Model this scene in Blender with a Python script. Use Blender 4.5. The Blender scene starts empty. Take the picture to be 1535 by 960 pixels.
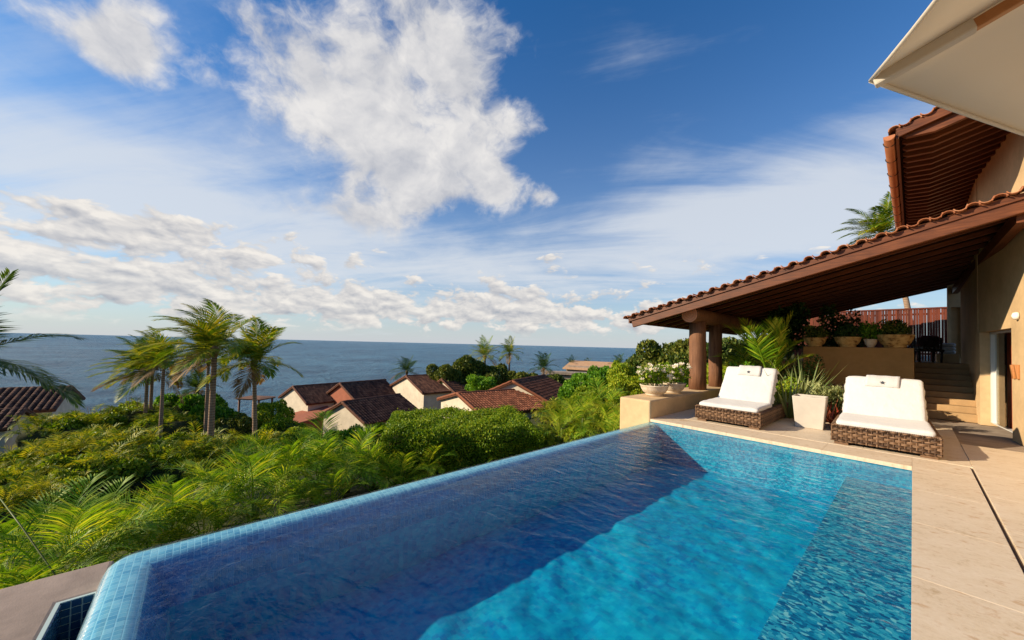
import bpy, bmesh, math, random
import numpy as np
from mathutils import Vector, Matrix, noise as mnoise
R_ = math.radians
random.seed(7); rng = np.random.default_rng(7)
sc = bpy.context.scene
COL = sc.collection

# ------------------------------------------------------------------ camera
CAM_H = 1.6; FPX = 530.0; PW = 1535.0; PCX, PCY = 767.5, 503.5
YAW, PITCH, ROLL = R_(48.6), R_(1.5), R_(1.42)
def cam_axes():
    f = Vector((-math.sin(YAW)*math.cos(PITCH), math.cos(YAW)*math.cos(PITCH), math.sin(PITCH)))
    r = Vector((math.cos(YAW), math.sin(YAW), 0)); u = r.cross(f)
    c, s = math.cos(ROLL), math.sin(ROLL)
    return r*c+u*s, u*c-r*s, f
CR, CU, CF = cam_axes()
cam = bpy.data.objects.new('camera', bpy.data.cameras.new('camera')); COL.objects.link(cam)
cam.data.sensor_width = 36.0; cam.data.lens = 36.0*FPX/PW
cam.data.shift_y = 23.5/PW; cam.data.clip_start = 0.05; cam.data.clip_end = 60000
m3 = Matrix((CR, CU, -CF)).transposed()
cam.matrix_world = Matrix.Translation((0, 0, CAM_H)) @ m3.to_4x4()
sc.camera = cam
def ray(x, y): return CF + CR*((x-PCX)/FPX) - CU*((y-PCY)/FPX)
def P(x, y, d): return Vector((0, 0, CAM_H)) + ray(x, y)*d       # layout: a spot at distance d along the view

# ------------------------------------------------------------------ light
SUN_EL = R_(23); SUN_DIR = Vector((-.6*math.cos(SUN_EL), -.8*math.cos(SUN_EL), math.sin(SUN_EL)))
sun = bpy.data.objects.new('sun', bpy.data.lights.new('sun', 'SUN')); COL.objects.link(sun)
sun.data.energy = 5.0; sun.data.angle = R_(0.6); sun.data.color = (1.0, 0.83, 0.60)
sun.rotation_euler = SUN_DIR.to_track_quat('Z', 'Y').to_euler()
sc.view_settings.view_transform = 'Standard'; sc.view_settings.look = 'None'
sc.view_settings.gamma = 1.0; sc.view_settings.use_curve_mapping = False
sc.view_settings.exposure = 0.62
sc.cycles.use_denoising = True
sc.cycles.max_bounces = 7; sc.cycles.diffuse_bounces = 3; sc.cycles.glossy_bounces = 3
sc.cycles.transparent_max_bounces = 12; sc.cycles.transmission_bounces = 4
sc.cycles.sample_clamp_indirect = 6.0
sc.cycles.caustics_reflective = False; sc.cycles.caustics_refractive = False

# ------------------------------------------------------------------ node helper
class X:
    """a socket with arithmetic"""
    def __init__(s, nt, so): s.nt, s.so = nt, so
    def _m(s, op, *a, clamp=False):
        n = s.nt.nodes.new('ShaderNodeMath'); n.operation = op; n.use_clamp = clamp
        for i, v in enumerate((s,)+a):
            if isinstance(v, X): s.nt.links.new(v.so, n.inputs[i])
            else: n.inputs[i].default_value = v
        return X(s.nt, n.outputs[0])
    def __add__(s, o): return s._m('ADD', o)
    __radd__ = __add__
    def __sub__(s, o): return s._m('SUBTRACT', o)
    def __rsub__(s, o): return (s*-1)+o
    def __mul__(s, o): return s._m('MULTIPLY', o)
    __rmul__ = __mul__
    def __truediv__(s, o): return s._m('DIVIDE', o)
    def pw(s, o): return s._m('POWER', o)
    def mx(s, o): return s._m('MAXIMUM', o)
    def mn(s, o): return s._m('MINIMUM', o)
    def f(s, op, *a): return s._m(op, *a)
    def ss(s, a, b):
        n = s.nt.nodes.new('ShaderNodeMapRange'); n.interpolation_type = 'SMOOTHSTEP'
        s.nt.links.new(s.so, n.inputs['Value']); n.inputs['From Min'].default_value = a; n.inputs['From Max'].default_value = b
        return X(s.nt, n.outputs[0])
def link(nt, v, inp):
    if isinstance(v, X): nt.links.new(v.so, inp)
    elif hasattr(v, 'is_output'): nt.links.new(v, inp)
    else: inp.default_value = v
def noise(nt, vec, scale=5, detail=4, rough=.5, dist=0.0, col=False):
    n = nt.nodes.new('ShaderNodeTexNoise'); link(nt, vec, n.inputs['Vector'])
    for k, v in (('Scale', scale), ('Detail', detail), ('Roughness', rough), ('Distortion', dist)): link(nt, v, n.inputs[k])
    return n.outputs['Color'] if col else X(nt, n.outputs[0])
def xyz(nt, x, y, z):
    n = nt.nodes.new('ShaderNodeCombineXYZ')
    for i, v in enumerate((x, y, z)): link(nt, v, n.inputs[i])
    return n.outputs[0]
def sep(nt, v):
    n = nt.nodes.new('ShaderNodeSeparateXYZ'); link(nt, v, n.inputs[0])
    return [X(nt, o) for o in n.outputs]
def mixc(nt, f, a, b, mode='MIX'):
    n = nt.nodes.new('ShaderNodeMix'); n.data_type = 'RGBA'; n.blend_type = mode
    link(nt, f, n.inputs[0])
    for v, i in ((a, 6), (b, 7)):
        if isinstance(v, tuple): n.inputs[i].default_value = v+(1,) if len(v) == 3 else v
        else: link(nt, v, n.inputs[i])
    return n.outputs[2]
def ramp(nt, f, stops):
    n = nt.nodes.new('ShaderNodeValToRGB'); link(nt, f, n.inputs[0])
    e = n.color_ramp.elements
    while len(e) < len(stops): e.new(.5)
    for k, (p, c) in enumerate(stops): e[k].position = p; e[k].color = c+(1,)
    return n.outputs[0]
def bump(nt, h, strength=.3, dist=.02):
    n = nt.nodes.new('ShaderNodeBump'); n.inputs['Strength'].default_value = strength; n.inputs['Distance'].default_value = dist
    link(nt, h, n.inputs['Height']); return n.outputs[0]

# ------------------------------------------------------------------ world: sky with clouds
w = bpy.data.worlds.new('World'); sc.world = w; w.use_nodes = True
nt = w.node_tree; nt.nodes.clear()
tc = nt.nodes.new('ShaderNodeTexCoord')
D = sep(nt, tc.outputs['Generated'])
sky = nt.nodes.new('ShaderNodeTexSky'); sky.sky_type = 'NISHITA'; sky.sun_disc = False
sky.sun_elevation = SUN_EL; sky.sun_rotation = math.atan2(SUN_DIR.x, SUN_DIR.y) % (2*math.pi)
sky.altitude = 30; sky.air_density = 1.0; sky.dust_density = 0.5; sky.ozone_density = 2.5
el = D[2].f('ARCSINE')*57.2958
az = (D[0]*-1).f('ARCTAN2', D[1])*57.2958                      # 0 = along +Y, 90 = towards the sea
inv = D[2].mx(0.0)+0.13
px_, py_ = D[0]/inv, D[1]/inv                                   # cloud sheet seen in perspective
def gauss(a0, e0, sa, se, ):
    a = (az-a0)/sa; e = (el-e0)/se
    return ((a*a+e*e)*-1).f('EXPONENT')
pv = xyz(nt, px_, py_, 0.0)
warp = noise(nt, pv, 1.2, 3, .5)
wq = noise(nt, xyz(nt, D[0]*1.0, D[1]*1.0, D[2]*1.3+.7), 7.0, 4, .55)-.5
n1 = noise(nt, xyz(nt, D[0]+wq*.10, D[1]+wq*.08, D[2]*1.25+wq*.06), 6.2, 11, .60)
n1s = noise(nt, xyz(nt, D[0]+wq*.10-.018, D[1]+wq*.08-.020, D[2]*1.25+wq*.06+.030), 6.2, 6, .55)
def pxg(x, y, sx, sy):
    a, e = azel(x, y); return gauss(a, e, sx, sy)
def azel(x, y):
    d = ray(x, y).normalized(); return math.degrees(math.atan2(-d.x, d.y)), math.degrees(math.asin(d.z))
big = pxg(620, 110, 15, 11)*1.0 + pxg(420, 120, 9, 6)*.7 + pxg(610, 270, 11, 6)*.85 + pxg(760, 190, 7, 6)*.5 + pxg(185, 55, 3.6, 4.6)*1.0 + pxg(735, 285, 4, 3)*.85 + pxg(818, 293, 3, 2.2)*.85 + pxg(520, 330, 9, 3)*.6 + pxg(60, 30, 5, 2)*.35
d1 = ((n1-.5)*1.9 + big.mn(1.0)*.84).ss(.28, .76)*big.ss(.05, .30)
lit1 = (n1-n1s)*2.6+.60
# low cumulus near the horizon
lw_ = (noise(nt, xyz(nt, az*.12, el*.2, 4.0), 1.6, 3, .5)-.5)*.5
n2 = noise(nt, xyz(nt, az*.13+lw_, el*.24+lw_*.5, 1.3), 1.75, 10, .56)
n2s = noise(nt, xyz(nt, az*.13+lw_-.05, el*.24+lw_*.5+.14, 1.3), 1.75, 6, .5)
band = gauss(97, 11.5, 22, 3.2)*.19 + gauss(85, 5, 36, 3.6)*.22 + gauss(50, 6, 24, 3.4)*.18 + (el.ss(20, 12)-1)*.2 + gauss(102, 7.0, 8, 1.6)*.1 + gauss(30, 4, 20, 2.2)*.10 + gauss(-60, 6, 60, 4)*.12 + gauss(170, 6, 50, 4)*.12
d2 = (n2+band).ss(.585, .68)*el.ss(.6, 3.0)
lit2 = (n2-n2s)*3.0+.60
# thin high streaks
u = px_*.80+py_*.60; v = py_*.80-px_*.60
n3 = noise(nt, xyz(nt, u*.55, v*1.9, 9.0), 1.3, 8, .62, .6)
n3b = noise(nt, xyz(nt, px_, py_, 5.0), .9, 6, .6, .4)
cir = gauss(6, 17, 24, 8)*.74 + gauss(27, 29, 10, 8)*.20 + gauss(60, 10, 45, 7)*.25 + gauss(98, 27, 22, 12)*.16 + gauss(100, 15, 26, 7)*.46 + gauss(60, 14, 40, 8)*.20 + gauss(200, 20, 70, 12)*.25
d3 = (n3*.95+n3b*.65+cir-.60).ss(.28, .86)*.82
haze_low = (el*-.07).f('EXPONENT')                               # air whitening to the horizon
hs = nt.nodes.new('ShaderNodeHueSaturation'); hs.inputs['Saturation'].default_value = 1.45; hs.inputs['Value'].default_value = 1.0
hs.inputs['Hue'].default_value = 0.497
nt.links.new(sky.outputs[0], hs.inputs['Color'])
skyc = mixc(nt, 1.0, hs.outputs[0], (.60, 1.0, 1.18), 'MULTIPLY')
c0 = mixc(nt, haze_low.mx(0.0).mn(1.0)*.92, skyc, (4.7, 4.85, 5.2))
c1 = mixc(nt, d3.mn(.85), c0, (5.5, 5.8, 6.2))
cc2 = mixc(nt, lit2.mx(0.0).mn(1.0), (3.0, 3.15, 3.6), (7.0, 6.6, 6.1))
c2 = mixc(nt, d2*.92, c1, cc2)
cc1 = mixc(nt, lit1.mx(0.0).mn(1.0), (3.5, 3.65, 4.1), (6.6, 6.4, 6.2))
c3 = mixc(nt, d1*.95, c2, cc1)
bg = nt.nodes.new('ShaderNodeBackground'); bg.inputs['Strength'].default_value = 0.085
nt.links.new(c3, bg.inputs['Color'])
wo = nt.nodes.new('ShaderNodeOutputWorld'); nt.links.new(bg.outputs[0], wo.inputs['Surface'])

# ------------------------------------------------------------------ materials
MATS = {}
WZ = -.068; RX, RY = -4.0, -.43; FY = 7.73; FL = -.86; BZ = -.34; BXI = -.70      # pool: water level, outer rim, far edge, floor, bench
def mat(name, fn):
    m = bpy.data.materials.new(name); m.use_nodes = True; t = m.node_tree
    b = t.nodes['Principled BSDF']; MATS[name] = m
    g = t.nodes.new('ShaderNodeTexCoord'); geo = t.nodes.new('ShaderNodeNewGeometry'); oi = t.nodes.new('ShaderNodeObjectInfo')
    fn(t, b, geo.outputs['Position'], g.outputs['Object'], X(t, geo.outputs['Random Per Island']), X(t, oi.outputs['Random']))
    return m
def setb(t, b, col=None, rough=None, nrm=None, spec=None, metal=None):
    if col is not None:
        if isinstance(col, tuple): b.inputs['Base Color'].default_value = col+(1,)
        else: link(t, col, b.inputs['Base Color'])
    if rough is not None: link(t, rough, b.inputs['Roughness'])
    if nrm is not None: t.links.new(nrm, b.inputs['Normal'])
    if spec is not None: b.inputs['Specular IOR Level'].default_value = spec
    if metal is not None: b.inputs['Metallic'].default_value = metal
def stucco(c, name, var=.12):
    def fn(t, b, pos, ob, isl, rnd):
        n = noise(t, pos, 1.1, 6, .6); n2 = noise(t, pos, 90, 3, .6); n3 = noise(t, pos, 9, 5, .6)
        d = tuple(x*(1-var*2.2) for x in c); l = tuple(min(1, x*(1+var)) for x in c)
        setb(t, b, ramp(t, n*.7+n3*.3, [(.32, d), (.6, c), (.8, l)]), .9, bump(t, n2*.5+n3, .5, .006), .2)
    return mat(name, fn)
stucco((.62, .435, .24), 'stucco'); stucco((.42, .235, .085), 'stucco_ochre'); stucco((.60, .52, .40), 'stucco_pale'); stucco((.36, .28, .23), 'stucco_grey', .2); stucco((.40, .26, .13), 'step_stone', .15)
stucco((.54, .49, .42), 'planter_stone', .08)
stucco((.34, .12, .07), 'stucco_red')
def f_trav(t, b, pos, ob, isl, rnd):
    x, y, z = sep(t, pos)
    v = xyz(t, x*1.0+y*.35, y*1.6-x*.5, rnd*.6)
    n = noise(t, v, 1.3, 7, .62, .5); n2 = noise(t, pos, 38, 5, .7); n3 = noise(t, v, 6, 6, .65, .3)
    c = ramp(t, n*.3+n3*.4+n2*.3, [(.36, (.44, .32, .19)), (.45, (.62, .495, .345)), (.6, (.70, .585, .44)), (.75, (.76, .66, .53))])
    c = mixc(t, n3.ss(.54, .70)*.7, c, (.43, .25, .11))
    c = mixc(t, noise(t, pos, 14, 5, .7, .6).ss(.60, .72)*.5, c, (.36, .20, .09))
    setb(t, b, c, n2*.3+.42, bump(t, n2, .35, .004), .35)
mat('travertine', f_trav)
def f_wood(t, b, pos, ob, isl, rnd):
    x, y, z = sep(t, ob)
    n = noise(t, xyz(t, x*1.2+rnd*9, y*14, z*14), 2.2, 6, .6, .4); n2 = noise(t, pos, 3, 3)
    setb(t, b, ramp(t, n*.75+n2*.25, [(.3, (.045, .012, .004)), (.55, (.115, .034, .011)), (.78, (.20, .066, .022))]), n*.25+.38, bump(t, n, .3, .005), .3)
mat('wood_red', f_wood)
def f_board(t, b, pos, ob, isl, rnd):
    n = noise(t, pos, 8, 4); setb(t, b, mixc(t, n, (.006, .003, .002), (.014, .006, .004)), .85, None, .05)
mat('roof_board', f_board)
def f_log(t, b, pos, ob, isl, rnd):
    x, y, z = sep(t, pos)
    n = noise(t, xyz(t, x*16, y*16, z*.9), 1.6, 6, .65, .5); n2 = noise(t, pos, 2.2, 3)
    setb(t, b, ramp(t, n*.8+n2*.2, [(.3, (.07, .028, .014)), (.55, (.19, .088, .045)), (.78, (.30, .16, .09))]), .7, bump(t, n, .5, .012), .25)
mat('wood_log', f_log)
def f_logend(t, b, pos, ob, isl, rnd):
    x, y, z = sep(t, ob); r = (x*x+z*z).f('SQRT')
    n = noise(t, ob, 6, 4); g = (r*90+n*9).f('SINE')*.5+.5
    setb(t, b, mixc(t, g*.5+n*.3, (.70, .31, .17), (.46, .16, .08)), .7, bump(t, g, .3, .004), .2)
mat('log_end', f_logend)
def f_terra(t, b, pos, ob, isl, rnd):
    n = noise(t, pos, 5, 5, .6); n2 = noise(t, pos, 45, 4, .6)
    c = ramp(t, (rnd*.35+isl*.35+n*.45).mn(1.0), [(.18, (.13, .042, .022)), (.45, (.27, .095, .045)), (.7, (.38, .16, .08)), (.95, (.45, .25, .15))])
    setb(t, b, c, .85, bump(t, n2, .4, .004), .2)
mat('terracotta', f_terra)
def f_rooft(t, b, pos, ob, isl, rnd):
    n = noise(t, pos, .9, 6, .65); n2 = noise(t, pos, 14, 4, .6)
    c = ramp(t, (isl*.45+n*.4+n2*.25).mn(1.0), [(.25, (.045, .020, .014)), (.5, (.10, .043, .028)), (.72, (.165, .075, .045)), (.95, (.24, .125, .08))])
    setb(t, b, c, .85, bump(t, n2, .4, .01), .2)
mat('roof_tile', f_rooft)
def f_rooft2(t, b, pos, ob, isl, rnd):
    n = noise(t, pos, .9, 6, .65); n2 = noise(t, pos, 14, 4, .6)
    c = ramp(t, (isl*.45+n*.4+n2*.25).mn(1.0), [(.25, (.085, .03, .016)), (.5, (.175, .06, .03)), (.72, (.25, .09, .045)), (.95, (.33, .14, .075))])
    setb(t, b, c, .85, bump(t, n2, .4, .01), .2)
mat('roof_tile_orange', f_rooft2)
def f_wicker(t, b, pos, ob, isl, rnd):
    n = noise(t, pos, 30, 4, .6)
    setb(t, b, ramp(t, isl*.6+n*.4, [(.25, (.05, .026, .014)), (.55, (.15, .082, .042)), (.85, (.27, .16, .09))]), .55, bump(t, n, .3, .003), .35)
mat('wicker', f_wicker)
def f_dark(t, b, pos, ob, isl, rnd): setb(t, b, (.018, .012, .010), .6)
mat('dark', f_dark)
def f_fabric(t, b, pos, ob, isl, rnd):
    n = noise(t, pos, 420, 2); n2 = noise(t, pos, 9, 4, .55, .8)
    setb(t, b, (.57, .56, .545), .95, bump(t, n*.12+n2*.9, .5, .022), .1)
    b.inputs['Sheen Weight'].default_value = .2
mat('fabric_white', f_fabric)
def f_towel(t, b, pos, ob, isl, rnd):
    n = noise(t, pos, 260, 3)
    setb(t, b, (.52, .51, .50), .98, bump(t, n, .6, .004), .05)
mat('towel', f_towel)
def f_emb(t, b, pos, ob, isl, rnd): setb(t, b, (.03, .035, .05), .8)
mat('emblem', f_emb)
def f_canvas(t, b, pos, ob, isl, rnd):
    n = noise(t, pos, 300, 2); n2 = noise(t, pos, 3, 3)
    setb(t, b, mixc(t, n2, (.70, .63, .52), (.78, .72, .61)), .9, bump(t, n, .25, .002), .1)
    tr = t.nodes.new('ShaderNodeBsdfTranslucent'); tr.inputs[0].default_value = (.78, .66, .50, 1)
    mx = t.nodes.new('ShaderNodeMixShader'); mx.inputs[0].default_value = .38
    t.links.new(b.outputs[0], mx.inputs[1]); t.links.new(tr.outputs[0], mx.inputs[2])
    t.links.new(mx.outputs[0], t.nodes['Material Output'].inputs[0])
mat('canvas', f_canvas)
def f_ribw(t, b, pos, ob, isl, rnd):
    n = noise(t, pos, 20, 4, .6, 2); setb(t, b, mixc(t, n, (.30, .11, .03), (.50, .22, .075)), .4, None, .4)
mat('rib_wood', f_ribw)
def f_copper(t, b, pos, ob, isl, rnd):
    n = noise(t, pos, 6, 4); setb(t, b, mixc(t, n, (.30, .10, .045), (.48, .19, .085)), .45, bump(t, n, .2, .01), .4, .35)
mat('copper', f_copper)
def f_alu(t, b, pos, ob, isl, rnd): setb(t, b, (.62, .62, .60), .4, None, .5)
mat('aluminium', f_alu)
def f_glass(t, b, pos, ob, isl, rnd):
    g = t.nodes.new('ShaderNodeBsdfGlossy'); g.inputs['Roughness'].default_value = .02
    tr = t.nodes.new('ShaderNodeBsdfTransparent'); tr.inputs[0].default_value = (.82, .88, .88, 1)
    fr = t.nodes.new('ShaderNodeFresnel'); fr.inputs[0].default_value = 1.5
    mx = t.nodes.new('ShaderNodeMixShader'); t.links.new((X(t, fr.outputs[0])*1.0+.06).so, mx.inputs[0])
    t.links.new(tr.outputs[0], mx.inputs[1]); t.links.new(g.outputs[0], mx.inputs[2])
    t.links.new(mx.outputs[0], t.nodes['Material Output'].inputs[0])
mat('glass', f_glass)
def f_curt(t, b, pos, ob, isl, rnd): setb(t, b, (.42, .055, .018), .6, None, .3)
mat('door_red', f_curt)
def f_room(t, b, pos, ob, isl, rnd): setb(t, b, (.16, .09, .05), .9)
mat('room', f_room)
def f_lamp(t, b, pos, ob, isl, rnd): setb(t, b, (.8, .77, .70), .4)
mat('lamp_glass', f_lamp)
def f_soil(t, b, pos, ob, isl, rnd):
    n = noise(t, pos, 1.3, 6, .65); n2 = noise(t, pos, 20, 4, .6)
    setb(t, b, ramp(t, n*.6+n2*.4, [(.3, (.022, .026, .010)), (.55, (.05, .055, .02)), (.75, (.10, .075, .04))]), .95, bump(t, n2, .6, .05), .1)
mat('soil', f_soil)
def f_gravel(t, b, pos, ob, isl, rnd):
    n = noise(t, pos, 40, 4, .6); setb(t, b, ramp(t, n, [(.35, (.16, .11, .08)), (.65, (.40, .32, .25))]), .95, bump(t, n, .8, .02), .1)
mat('pebbles', f_gravel)
def f_sea(t, b, pos, ob, isl, rnd):
    x, y, z = sep(t, pos)
    n = noise(t, pos, .10, 9, .66, .4); n2 = noise(t, pos, .012, 4, .6)
    n4 = noise(t, pos, .9, 5, .65)
    c = ramp(t, n2*.5+n*.5, [(.40, (.018, .095, .185)), (.60, (.065, .215, .34))])
    setb(t, b, c, .30, bump(t, n*1.0+n4*.18, 1.0, 9.0), .06)
    b.inputs['IOR'].default_value = 1.33
mat('sea', f_sea)
# mosaic: a 3D grid of small glass tiles with pale grout
def tiles(t, pos, size, jitter=0.0, off=.37):
    x, y, z = sep(t, pos)
    q = [(k/size+off) for k in (x, y, z)]
    if jitter:
        nn = sep(t, noise(t, pos, 5.5, 3, .55, 0, True))
        q = [a+(n_-.5)*jitter for a, n_ in zip(q, nn)]
    fl = [k.f('FLOOR') for k in q]; fr = [k.f('FRACT') for k in q]
    wn = t.nodes.new('ShaderNodeTexWhiteNoise'); t.links.new(xyz(t, *fl), wn.inputs['Vector'])
    def edge(a): return (a-.5).f('ABSOLUTE')
    gx, gy, gz = [edge(a).ss(.40, .46) for a in fr]
    return X(t, wn.outputs['Value']), (gx, gy, gz)
def f_poolfloor(t, b, pos, ob, isl, rnd):
    wn, (gx, gy, gz) = tiles(t, pos, .05, .9)
    n = noise(t, pos, 1.4, 6, .6, .6); n2 = noise(t, pos, 5, 5, .6, 1.2)
    c = ramp(t, wn*.15+n*.45+n2*.4, [(.32, (.0, .13, .33)), (.5, (.0, .27, .43)), (.7, (.01, .39, .50))])
    setb(t, b, c, .5, None, .2)
mat('pool_floor', f_poolfloor)
def f_poolwall(t, b, pos, ob, isl, rnd):
    wn, (gx, gy, gz) = tiles(t, pos, .032, .5)
    n = noise(t, pos, 3, 4, .6)
    c = ramp(t, wn*.45+n*.55, [(.25, (.0, .14, .27)), (.55, (.0, .24, .38)), (.8, (.03, .35, .46))])
    c = mixc(t, gz*.25, c, (.10, .35, .45))
    setb(t, b, c, .3, None, .4)
mat('pool_wall', f_poolwall)
def f_bench(t, b, pos, ob, isl, rnd):
    v = t.nodes.new('ShaderNodeTexVoronoi'); nn = noise(t, pos, 7, 3, .6, 0, True)
    sx, sy, sz = sep(t, nn); x, y, z = sep(t, pos)
    t.links.new(xyz(t, x*1.0+sx*.16, y*1.5+sy*.16, z), v.inputs['Vector']); v.inputs['Scale'].default_value = 30
    wn = sep(t, v.outputs['Color'])[0]
    n = noise(t, pos, 2.0, 4, .6)
    c = ramp(t, wn*.85+n*.15, [(.12, (.0, .07, .18)), (.35, (.0, .16, .29)), (.6, (.01, .25, .37)), (.8, (.07, .36, .44)), (.95, (.32, .50, .50))])
    setb(t, b, c, .4, None, .3)
mat('pool_bench', f_bench)
def f_rim(t, b, pos, ob, isl, rnd):
    x, y, z = sep(t, pos)
    wn, (gx, gy, gz) = tiles(t, pos, .042)
    g = gx.mx(gy)
    n = noise(t, xyz(t, x*3.0, y*3.0, z*3.0), 2.0, 5, .6)
    c = ramp(t, wn*.6+n*.4, [(.2, (.14, .33, .46)), (.55, (.28, .48, .57)), (.9, (.46, .62, .67))])  # pale tones carry the whitish sky reflection of the overflow
    inner = (x-(RX+.17)).f('MINIMUM', y-(RY+.17)).ss(-.02, .10)
    c = mixc(t, inner, c, ramp(t, wn*.6+n*.4, [(.2, (.0, .08, .26)), (.8, (.0, .16, .38))]))  # deep blue of the shaded underwater slope painted into the tile
    c = mixc(t, g*(.7-inner*.62), c, (.62, .72, .74))
    setb(t, b, c, .12, bump(t, g*-1, .25, .004), .5)
    b.inputs['Coat Weight'].default_value = .6; b.inputs['Coat Roughness'].default_value = .04
mat('rim_tile', f_rim)
def f_troughtile(t, b, pos, ob, isl, rnd):
    n = noise(t, pos, 30, 3); setb(t, b, mixc(t, rnd*.7+n*.3, (.008, .03, .085), (.02, .075, .14)), .18, None, .5)
mat('trough_tile', f_troughtile)
def f_grout(t, b, pos, ob, isl, rnd): setb(t, b, (.38, .48, .46), .8)
mat('grout', f_grout)
def f_water(t, b, pos, ob, isl, rnd):
    x, y, z = sep(t, pos)
    n = noise(t, xyz(t, x*1.0+y*.25, y*1.9-x*.2, 0.0), 3.2, 4, .52, .5); n2 = noise(t, xyz(t, x*1.1, y*1.4, 2.0), 13, 4, .55, .4)
    nb = bump(t, n*1.0+n2*.30, .50, .038)
    g = t.nodes.new('ShaderNodeBsdfGlossy'); g.inputs['Roughness'].default_value = .015; t.links.new(nb, g.inputs['Normal'])
    tr = t.nodes.new('ShaderNodeBsdfTransparent'); tr.inputs[0].default_value = (.70, .95, .99, 1)
    ge = t.nodes.new('ShaderNodeNewGeometry'); dp = t.nodes.new('ShaderNodeVectorMath'); dp.operation = 'DOT_PRODUCT'
    t.links.new(nb, dp.inputs[0]); t.links.new(ge.outputs['Incoming'], dp.inputs[1])
    c = X(t, dp.outputs['Value']).f('ABSOLUTE').mn(1.0); fres = (1-c).pw(5.0)*.70+.018          # Schlick, the same from both sides
    mx = t.nodes.new('ShaderNodeMixShader'); t.links.new(fres.so, mx.inputs[0])
    t.links.new(tr.outputs[0], mx.inputs[1]); t.links.new(g.outputs[0], mx.inputs[2])
    t.links.new(mx.outputs[0], t.nodes['Material Output'].inputs[0])
mat('pool_water', f_water)
def leafmat(name, cols, trans=.35, rough=.5, tip=None):
    def fn(t, b, pos, ob, isl, rnd):
        n = noise(t, pos, 1.1, 3)
        k = (isl*.5+rnd*.25+n*.35)
        c = ramp(t, k, [(.22, cols[0]), (.5, cols[1]), (.78, cols[2])])
        setb(t, b, c, rough, None, .18)
        tr = t.nodes.new('ShaderNodeBsdfTranslucent')
        ct = mixc(t, 1.0, c, (1.5, 1.35, .55), 'MULTIPLY'); t.links.new(ct, tr.inputs[0])
        mx = t.nodes.new('ShaderNodeMixShader'); mx.inputs[0].default_value = trans
        t.links.new(b.outputs[0], mx.inputs[1]); t.links.new(tr.outputs[0], mx.inputs[2])
        t.links.new(mx.outputs[0], t.nodes['Material Output'].inputs[0])
    return mat(name, fn)
leafmat('leaf_palm', [(.05, .13, .008), (.17, .27, .014), (.50, .42, .03)], .36, .5)
leafmat('leaf_palm_dark', [(.02, .055, .018), (.04, .095, .022), (.09, .15, .03)], .3, .4)
leafmat('leaf_areca', [(.045, .13, .006), (.19, .35, .012), (.50, .52, .045)], .34, .5)
leafmat('leaf_hedge', [(.04, .10, .005), (.16, .27, .010), (.42, .46, .035)], .28, .5)
leafmat('leaf_feather', [(.03, .085, .006), (.14, .225, .010), (.46, .42, .03)], .28, .55)
leafmat('leaf_green', [(.03, .11, .008), (.08, .23, .015), (.22, .38, .025)], .28, .5)
leafmat('leaf_olive', [(.025, .055, .010), (.08, .125, .018), (.24, .24, .045)], .22, .5)
leafmat('leaf_strap', [(.060, .120, .030), (.156, .216, .072), (.408, .432, .192)], .3, .4)
leafmat('leaf_red', [(.13, .02, .01), (.32, .06, .03), (.45, .15, .08)], .3, .4)
leafmat('leaf_purple', [(.04, .018, .022), (.09, .04, .05), (.16, .09, .09)], .2, .5)
leafmat('leaf_dry', [(.16, .09, .035), (.28, .17, .07), (.40, .27, .13)], .25, .7)
leafmat('petal', [(.72, .66, .60), (.80, .76, .72), (.85, .80, .76)], .3, .6)
def f_bark(t, b, pos, ob, isl, rnd):
    x, y, z = sep(t, pos)
    n = noise(t, xyz(t, x*3, y*3, z*9), 3, 5, .6); ring = (z*44+n*4).f('SINE')*.5+.5
    setb(t, b, ramp(t, n*.6+ring*.4, [(.25, (.17, .11, .075)), (.55, (.28, .19, .13)), (.8, (.38, .27, .19))]), .9, bump(t, ring*.3+n, .5, .02), .1)
mat('bark', f_bark)
def f_bowl(t, b, pos, ob, isl, rnd):
    n = noise(t, pos, 7, 5, .6); n2 = noise(t, pos, 60, 3)
    setb(t, b, ramp(t, n, [(.3, (.42, .32, .21)), (.6, (.64, .55, .43))]), .85, bump(t, n2, .4, .004), .2)
mat('bowl_stone', f_bowl)
def f_bowl2(t, b, pos, ob, isl, rnd):
    n = noise(t, pos, 9, 5, .65); n2 = noise(t, pos, 60, 3)
    setb(t, b, ramp(t, n, [(.35, (.16, .07, .025)), (.5, (.52, .33, .12)), (.7, (.62, .43, .18))]), .85, bump(t, n2, .4, .004), .2)
mat('bowl_ochre', f_bowl2)
def f_fence(t, b, pos, ob, isl, rnd):
    n = noise(t, pos, 12, 4); setb(t, b, mixc(t, rnd*.7+n*.3, (.05, .012, .008), (.17, .042, .022)), .7, None, .2)
mat('fence_wood', f_fence)
def f_rock(t, b, pos, ob, isl, rnd):
    n = noise(t, pos, 4, 5, .6); setb(t, b, ramp(t, n, [(.3, (.03, .028, .026)), (.7, (.10, .09, .08))]), .9, bump(t, n, .6, .1), .2)
mat('rock', f_rock)
def f_concrete(t, b, pos, ob, isl, rnd):
    n = noise(t, pos, 2, 5, .6); setb(t, b, ramp(t, n, [(.3, (.22, .17, .13)), (.7, (.40, .32, .25))]), .9, None, .2)
mat('concrete', f_concrete)
def f_tanroof(t, b, pos, ob, isl, rnd):
    n = noise(t, pos, 2, 5, .6); setb(t, b, ramp(t, n, [(.3, (.42, .24, .13)), (.7, (.52, .33, .19))]), .9, None, .2)
mat('tan_roof', f_tanroof)

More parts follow.
